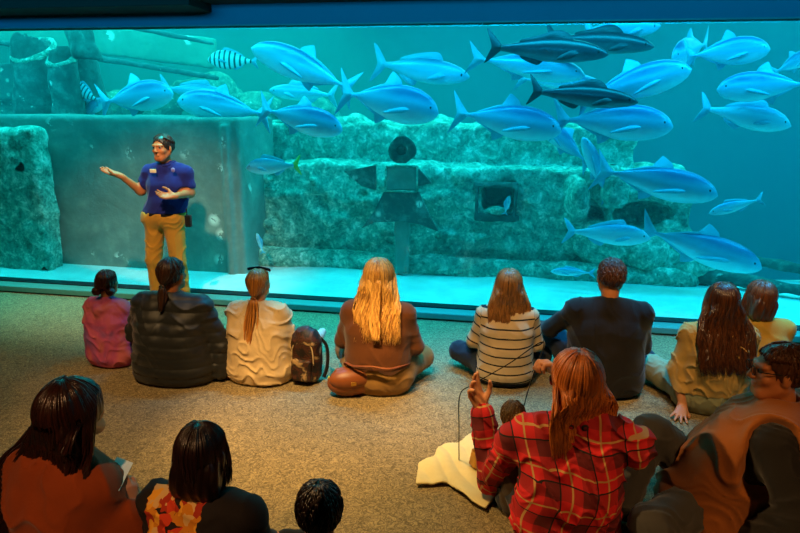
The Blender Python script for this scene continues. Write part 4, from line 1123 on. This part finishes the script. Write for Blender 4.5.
# cord held between the hands
wl = lambda q: loc+np.array(Matrix.Rotation(rz, 3, 'Z'))@A(q)
hl = wl(J['wrL'])+V(-.03, .03, .06); hr = wl(J['wrR'])+V(-.045, .02, .05)
yl = hl[1]; 
p1 = [on_z(459, 462, .02), on_y(459, 430, yl+.05), on_y(460, 395, yl), on_y(474, 384, yl), on_y(510, 363, yl+.02), on_y(543, 342, hr[1]), on_y(535, 370, hr[1]+.02), on_y(526, 398, hr[1]+.03), on_y(520, 425, hr[1]+.03)]
o = tube_obj('cord', [(bez(p1, 60), [.0028]*60, 1)], M_black); tag(o, 'thin black cord stretched between the raised hands of the woman in plaid', 'cord')

# ---- small child in front of her
hd = on_z(514, 402, .60); s = .66; loc = V(hd[0]+.08, hd[1]+.05, 0)
J = sit_joints(s, .9, .12, head=(-.12, .0, .76), nt=(-.09, .0, .665), knL=(-.12, .32, .2), anL=(.0, .42, .065), elL=(-.16, .08, .32), knR=(.12, .32, .2), elR=(.16, .08, .32))
r = empty('person', loc, 0, 'small child mostly hidden in front of the woman in red plaid', 'person')
body(J, r, SK['fair'], h=.008); top(J, r, cloth('olive_jersey', '#3a2c1c'), 'jersey', .025, fs=43); pants(J, r, M_jeans); shoes(J, r, M_black)
hairmesh(J['head'], rotm(0, 0, 0), s, r, hairmat('olive_brown_hair', '#2a1a0c', '#6b5228'), 'short', n=700, r=.004)

# ---- man in a brown gilet at the right
hd = on_z(782, 343, .93); s = 1.06; rz = 1.1; loc = V(hd[0]+.04, hd[1]-.02, 0); L_ = world2loc(loc, rz, s)
print('man', loc)
kn1 = L_(on_z(652, 432, .40)); kn2 = L_(on_z(650, 525, .20))
an1 = L_(on_z(625, 505, .09)); an2 = L_(on_z(672, 575, .08))
J = sit_joints(s, 1.2, .20, lean=.0, pelvis=(0, .20, .12), waist=(0, .15, .28), chest=(0, .06, .44), hpR=(.09, .22, .115), hpL=(-.09, .22, .115), knR=kn1, knL=kn2, anR=an1, anL=an2, toR=an1+A((0, .12, -.04)), toL=an2+A((0, .12, -.04)),
               elL=(-.27, -.12, .32), wrL=(-.22, .02, .12), elR=(.27, .0, .30), wrR=(.2, .2, .12))
r = empty('person', loc, rz, 'man in an orange-brown gilet with black sleeves, face in profile at the right edge', 'person')
HR = rotm(-.02, 0, .42)
body(J, r, SK['warm'], HR, h=.006)
top(J, r, M_black, 'black_jumper', .016, fs=51, amp=.012, sinf=.034)
S = SDF(); torso(S, J, .062*s, 1.1)
S.rc(J['nb']-A((0, .0, .03)), J['nb']+A((0, .01, .045)), .085*s, .075*s, .03)
S.ell(J['nb']+A((0, .02, .09)), (.062, .066, .07), None, .01, 's')
for g, q in ((1, 'R'), (-1, 'L')):
    a = J['sh'+q]; S.rc(a+A((g*.085, 0, .07)), a+A((g*.075, 0, -.16)), .095, .10, .02, 's')
S.disp(fold(52, .015, 34, (.3, .2, .9))); S.half((0, 0, 1), .10)
M_gil = cloth('orange_brown_fleece', '#8e5220', bscale=120)
vest = link('gilet', S.mesh('gilet', .007), M_gil, r)
tube_obj('zip', [(bez([(0, .40, .15), (0, .33, .3), (0, .235, .45), (0, .13, .58)], 16), [.005]*16, 1)], simple('brass_zip', '#c99a4a', .3, metal=.8, bump=0), vest)
pants(J, r, cloth('charcoal_jeans', '#3a3a38'), inf=.02, amp=.014, h=.008); shoes(J, r, M_black)
hairmesh(J['head'], HR, s, r, hairmat('greying_short_hair', '#241009', '#7a4a2a'), 'short', n=1000, r=.0035)
eyes(J['head'], HR, s, r)
gp = [J['head']+HR@(A(q)*s) for q in ((-.079, -.005, .016), (-.072, .07, .018), (-.06, .1, .018))]
gl_ = [(gp, [.0025]*3, 1), ([J['head']+HR@(A((-q[0], q[1], q[2]))*s) for q in ((-.079, -.005, .016), (-.072, .07, .018), (-.06, .1, .018))], [.0025]*3, 1)]
for g in (-1, 1):
    gl_.append(([J['head']+HR@(A((g*.034+math.cos(x)*.025, .106, .012+math.sin(x)*.018))*s) for x in np.linspace(0, 2*PI, 16)], [.0022]*16, 1))
tube_obj('glasses', gl_, M_black, r)

# ---- left foreground woman with very long dark hair
hd = on_z(68, 384, .885); s = 1.02; rz = -.25; loc = V(hd[0], hd[1]-.03, 0); L_ = world2loc(loc, rz, s)
wr = L_(on_y(128, 490, loc[1]+.28))
wr = L_(on_y(130, 512, loc[1]+.0))
J = sit_joints(s, 1.0, .155, knR=(.21, .26, .13), knL=(-.21, .26, .13), shR=(.10, 0, .48), shL=(-.21, 0, .50), chest=(-.05, 0, .42), nb=(-.035, 0, .56), nt=(-.01, .02, .665), waist=(-.06, -.015, .27), pelvis=(-.06, 0, .12), elR=L_(on_y(150, 570, loc[1]-.02)), wrR=wr)
r = empty('person', loc, rz, 'woman in a rust-brown coat with very long dark hair, holding a small white paper', 'person')
HR = rotm(.1, 0, .0)
body(J, r, SK['fair'], HR, h=.007, hands={'R': dict(d=(-.3, .3, 1), pn=(-.8, .2, .3), curl=(.7,)*4)})
M_rust = cloth('rust_wool', '#8a3c14', bscale=90)
top(J, r, M_rust, 'coat', .05, fs=61, amp=.016, ff=34, sinf=.03); pants(J, r, M_jeans); shoes(J, r, M_black)
hairmesh(J['head'], HR, s, r, hairmat('near_black_hair', '#0d0606', '#34170e', .32), 'long', length=.52, hw=.20, n=560, r=.006, vol=1.18, sway=(-.26, 0), lockjit=.03, backy=-.27)
pp_ = [on_y(104, 479, loc[1]+.0), on_y(117, 457, loc[1]+.12), on_y(133, 463, loc[1]+.12), on_y(119, 491, loc[1]-.03)]
n_ = nrm(np.cross(pp_[1]-pp_[0], pp_[2]-pp_[0]))*.0012; c0 = sum(pp_)/4
vs = [p-c0+n_ for p in pp_]+[p-c0-n_ for p in pp_]
o = link('paper', np_mesh('paper', vs, [(0, 1, 2, 3), (7, 6, 5, 4)]+[(i, i+4, (i+1) % 4+4, (i+1) % 4) for i in range(4)]), simple('white_paper', '#eef4ee', .5, var=.05, bump=0), loc=c0, smooth=False)
tag(o, 'small white paper held up by the long-haired woman at the left front', 'paper')

# ---- dark top with bright back print
t = NT('printed_black_jersey'); v = t.coord('Object'); sx = t.node('ShaderNodeSeparateXYZ'); t.l(v, sx.inputs[0])
vo = t.node('ShaderNodeTexVoronoi'); vo.inputs['Scale'].default_value = 34; vo.inputs['Randomness'].default_value = 1
nz = t.node('ShaderNodeTexNoise'); nz.inputs['Scale'].default_value = 16; t.l(v, nz.inputs['Vector'])
vm = t.node('ShaderNodeVectorMath', operation='MULTIPLY_ADD'); t.l(nz.outputs['Color'], vm.inputs[0]); vm.inputs[1].default_value = (.09, .09, .09); t.l(v, vm.inputs[2]); t.l(vm.outputs[0], vo.inputs['Vector'])
sc_ = t.node('ShaderNodeSeparateColor'); t.l(vo.outputs['Color'], sc_.inputs[0])
art = t.ramp(sc_.outputs[0], [(.0, lin('#d88a18')), (.38, lin('#f0b030')), (.5, lin('#b03010')), (.72, lin('#e0b870')), (.86, lin('#1a0c08')), (.93, lin('#d8401a'))], 'CONSTANT')
X, Z, Y = sx.outputs[0], sx.outputs[2], sx.outputs[1]
def absl(o, c, h): return t.math('LESS_THAN', t.math('ABSOLUTE', t.math('SUBTRACT', o, c)), h)
wob = t.math('MULTIPLY_ADD', nz.outputs['Fac'], .08, -.04)
mk = t.math('MULTIPLY', t.math('MULTIPLY', absl(t.math('ADD', X, wob), -.06, .105), absl(t.math('ADD', Z, wob), .40, .20)), t.math('LESS_THAN', Y, 0.0))
t.set(Base_Color=t.mix(mk, lin('#120c0e'), art), Roughness=.85); t.bump(t.noise(v, 250, 2), .3, .004); M_print = t.m
hd = on_z(200, 428, .79); s = .92; loc = V(hd[0], hd[1]-.03, 0); rz = -.05
J = sit_joints(s, 1.15, .185, knR=(.21, .26, .13), knL=(-.21, .26, .13))
r = empty('person', loc, rz, 'person in a black top with a bright orange and yellow print on the back', 'person')
HR = rotm(0, 0, .1)
body(J, r, SK['fair'], HR); top(J, r, M_print, 'printed_top', .03, fs=71, amp=.012, ff=30); pants(J, r, M_jeans); shoes(J, r, M_black)
M_nb = hairmat('black_hair', '#0a0506', '#2c1410', .35)
hairmesh(J['head'], HR, s, r, M_nb, 'bob', length=.15, hw=.095, n=420, r=.005, vol=1.05)

# ---- child head at the bottom
hd = on_z(320, 488, .70); s = .82; loc = V(hd[0], hd[1]-.03, 0)
J = sit_joints(s, 1.1, .165, knR=(.21, .26, .13), knL=(-.21, .26, .13))
r = empty('person', loc, .1, 'child with short dark hair in a dark top, between printed top and cream cloth', 'person')
body(J, r, SK['fair'], rotm(0, 0, .1)); top(J, r, cloth('dark_jersey', '#1c1416'), 'jersey', .03, fs=73); pants(J, r, M_jeans); shoes(J, r, M_black)
hairmesh(J['head'], rotm(0, 0, .1), s, r, M_nb, 'short', n=900, r=.004, vol=1.06)

# ---- cream cloth and paper bag on the carpet
def poly_sdf(poly):
    poly = A(poly)
    def fn(x, y):
        d = np.full(len(x), 1e9); inside = np.zeros(len(x), bool); n = len(poly)
        for i in range(n):
            a, b = poly[i], poly[(i+1) % n]; e = b-a; wx, wy = x-a[0], y-a[1]
            tt = np.clip((wx*e[0]+wy*e[1])/(e@e), 0, 1); d = np.minimum(d, (wx-e[0]*tt)**2+(wy-e[1]*tt)**2)
            c = ((a[1] > y) != (b[1] > y)) & (x < (b[0]-a[0])*(y-a[1])/(b[1]-a[1]+1e-12)+a[0]); inside ^= c
        d = np.sqrt(d); return np.where(inside, -d, d)
    return fn
out_ = [(413, 489), (416, 465), (431, 461), (437, 450), (460, 443), (472, 432), (490, 440), (500, 470), (497, 500), (487, 514), (471, 507), (447, 487)]
w_ = [on_z(x, y, .01) for x, y in out_]; cc_ = sum(w_)/len(w_); cc_[2] = 0
ps = poly_sdf([(q[0]-cc_[0], q[1]-cc_[1]) for q in w_])
S = SDF()
def cl(P):
    hgt = .014+.028*np.maximum(0, vnoise(P*A((1, 1, 0.)), 7, 3)+.25)+.012*np.abs(np.sin(P[:, 0]*22+P[:, 1]*14+3*vnoise(P*A((1, 1, 0.)), 5, 9)))
    d2 = ps(P[:, 0], P[:, 1])+.012; dz = np.abs(P[:, 2]-hgt)-.006
    return np.maximum(d2, dz)*.8
xy = A([(q[0]-cc_[0], q[1]-cc_[1]) for q in w_])
S.add(cl, (xy[:, 0].min(), xy[:, 1].min(), 0), (xy[:, 0].max(), xy[:, 1].max(), .07), .01)
o = link('cream_cloth', S.mesh('cream_cloth', .006), cloth('cream_canvas', '#d8c68c', bump=.2), loc=cc_)
tag(o, 'cream canvas cloth spread flat on the carpet left of the woman in plaid', 'cloth')
p = on_z(480, 470, .03)
o = empty('paper_bag', p+V(0, .03, .0), .5, 'crumpled tan paper bag leaning on the cream cloth', 'paper bag')
o.location[2] = .035
S = SDF(); S.box((0, 0, .075), (.05, .032, .075), .012, rotm(0, .2, .1)); S.box((0, 0, .12), (.038, .022, .06), .008, None, .004, 's'); S.disp(fold(80, .010, 34, (.5, .3, .8)))
link('bag_body', S.mesh('bag_body', .0045), simple('kraft_paper', '#c08a34', .6, var=.15, bump=.1), o)
tube_obj('handle', [(bez([(-.03, -.03, .14), (-.028, -.04, .19), (.02, -.04, .19), (.03, -.03, .14)], 14), [.004]*14, 1)], simple('kraft_cord', '#a87428', .6, bump=0), o)
# ================================================================== LIGHT
def area(name, loc, sx_, sy_, power, col, target=None):
    l = bpy.data.lights.new(name, 'AREA'); l.shape = 'RECTANGLE'; l.size = sx_; l.size_y = sy_; l.energy = power; l.color = col
    o = bpy.data.objects.new(name, l); COL.objects.link(o); o.location = loc
    if target is not None: o.rotation_euler = (Vector(target)-Vector(loc)).to_track_quat('-Z', 'Y').to_euler()
    return o
def spot(name, loc, target, power, col, ang=50, blend=.6, r=.06):
    l = bpy.data.lights.new(name, 'SPOT'); l.energy = power; l.color = col; l.spot_size = math.radians(ang); l.spot_blend = blend; l.shadow_soft_size = r
    o = bpy.data.objects.new(name, l); COL.objects.link(o); o.location = loc
    o.rotation_euler = (Vector(target)-Vector(loc)).to_track_quat('-Z', 'Y').to_euler(); return o
area('tank_lamp', (-5, G+.5, TZ-.25), 7.5, .35, 175*LT, (.01, .86, .95))
area('tank_lamp', (3, G+.5, TZ-.25), 8, .35, 200*LT, (.005, .66, 1))
area('tank_lamp', (-1, G+2.6, TZ-.2), 15, 1.6, 500*LT, (.02, .88, .9))
area('tank_lamp', (2.5, G+5.2, TZ-.2), 9, 1.6, 120*LT, (.02, .7, 1))
area('tank_lamp', (-5.5, G+4.5, TZ-.2), 6, 2.0, 170*LT, (.03, 1, .75))
w_ = bpy.data.worlds.new('world'); sc.world = w_; w_.use_nodes = True
w_.node_tree.nodes['Background'].inputs[0].default_value = (.05, .04, .03, 1); w_.node_tree.nodes['Background'].inputs[1].default_value = .1
WARM = (1, .60, .24)
for px, py, pw in ((40, 340, .5), (150, 400, 1.0), (330, 400, 1.25), (505, 392, .95), (690, 392, .85)):
    t_ = on_z(px, py)
    spot('ceiling_spot', (t_[0]*.8-.2, 1.8, 3.5), (t_[0], t_[1]-.25, .3), 330*pw*LW, WARM, 33, .8)
spot('ceiling_spot', (-3.0, 2.3, 3.1), tuple(on_z(545, 480, .6)), 520*LW, (1, .58, .22), 26, .7)
spot('ceiling_spot', (-1.3, 1.9, 3.5), tuple(on_z(340, 450, 0)), 560*LW, (1, .64, .24), 40, .9)
spot('ceiling_spot', (1.9, .3, 3.4), tuple(on_z(765, 480, .6)), 230*LW, (1, .5, .18), 24, .8)
spot('ceiling_spot', (-1.6, -.6, 3.4), tuple(on_z(60, 540, .5)), 230*LW, (1, .5, .2), 26, .8)
spot('ceiling_spot', (-2.3, KY-2.6, 3.4), (on_z(170, 300)[0], KY-.4, 1.0), 400*LW, (1, .62, .36), 44, .8)
sc.view_settings.view_transform = 'Standard'; sc.view_settings.look = 'None'; sc.view_settings.gamma = 1
sc.view_settings.exposure = 0
sc.cycles.use_denoising = True
sc.cycles.max_bounces = 8; sc.cycles.transparent_max_bounces = 12; sc.cycles.volume_bounces = 1
sc.cycles.sample_clamp_indirect = 6

o = area('header_fill', (-1, KY-1.2, 2.8), 15, .12, 27, (.0, .56, 1), (-1, G, 2.7)); o.data.spread = math.radians(60)  # added unseen fill that brightens the header in blue
o = area('floor_fill', (2.4, KY-.75, TOPZ), 9, .1, 150, (.02, .5, 1), (2.4, KY-.8, 0)); o.data.spread = math.radians(70)  # added unseen fill, tints the right floor blue near the window
o = area('floor_fill', (-5, KY-.25, TOPZ-.12), 8, .1, 35, (.05, .9, .85), (-5, KY-.35, 0)); o.data.spread = math.radians(50)  # second added fill, weaker and greener, for the left floor
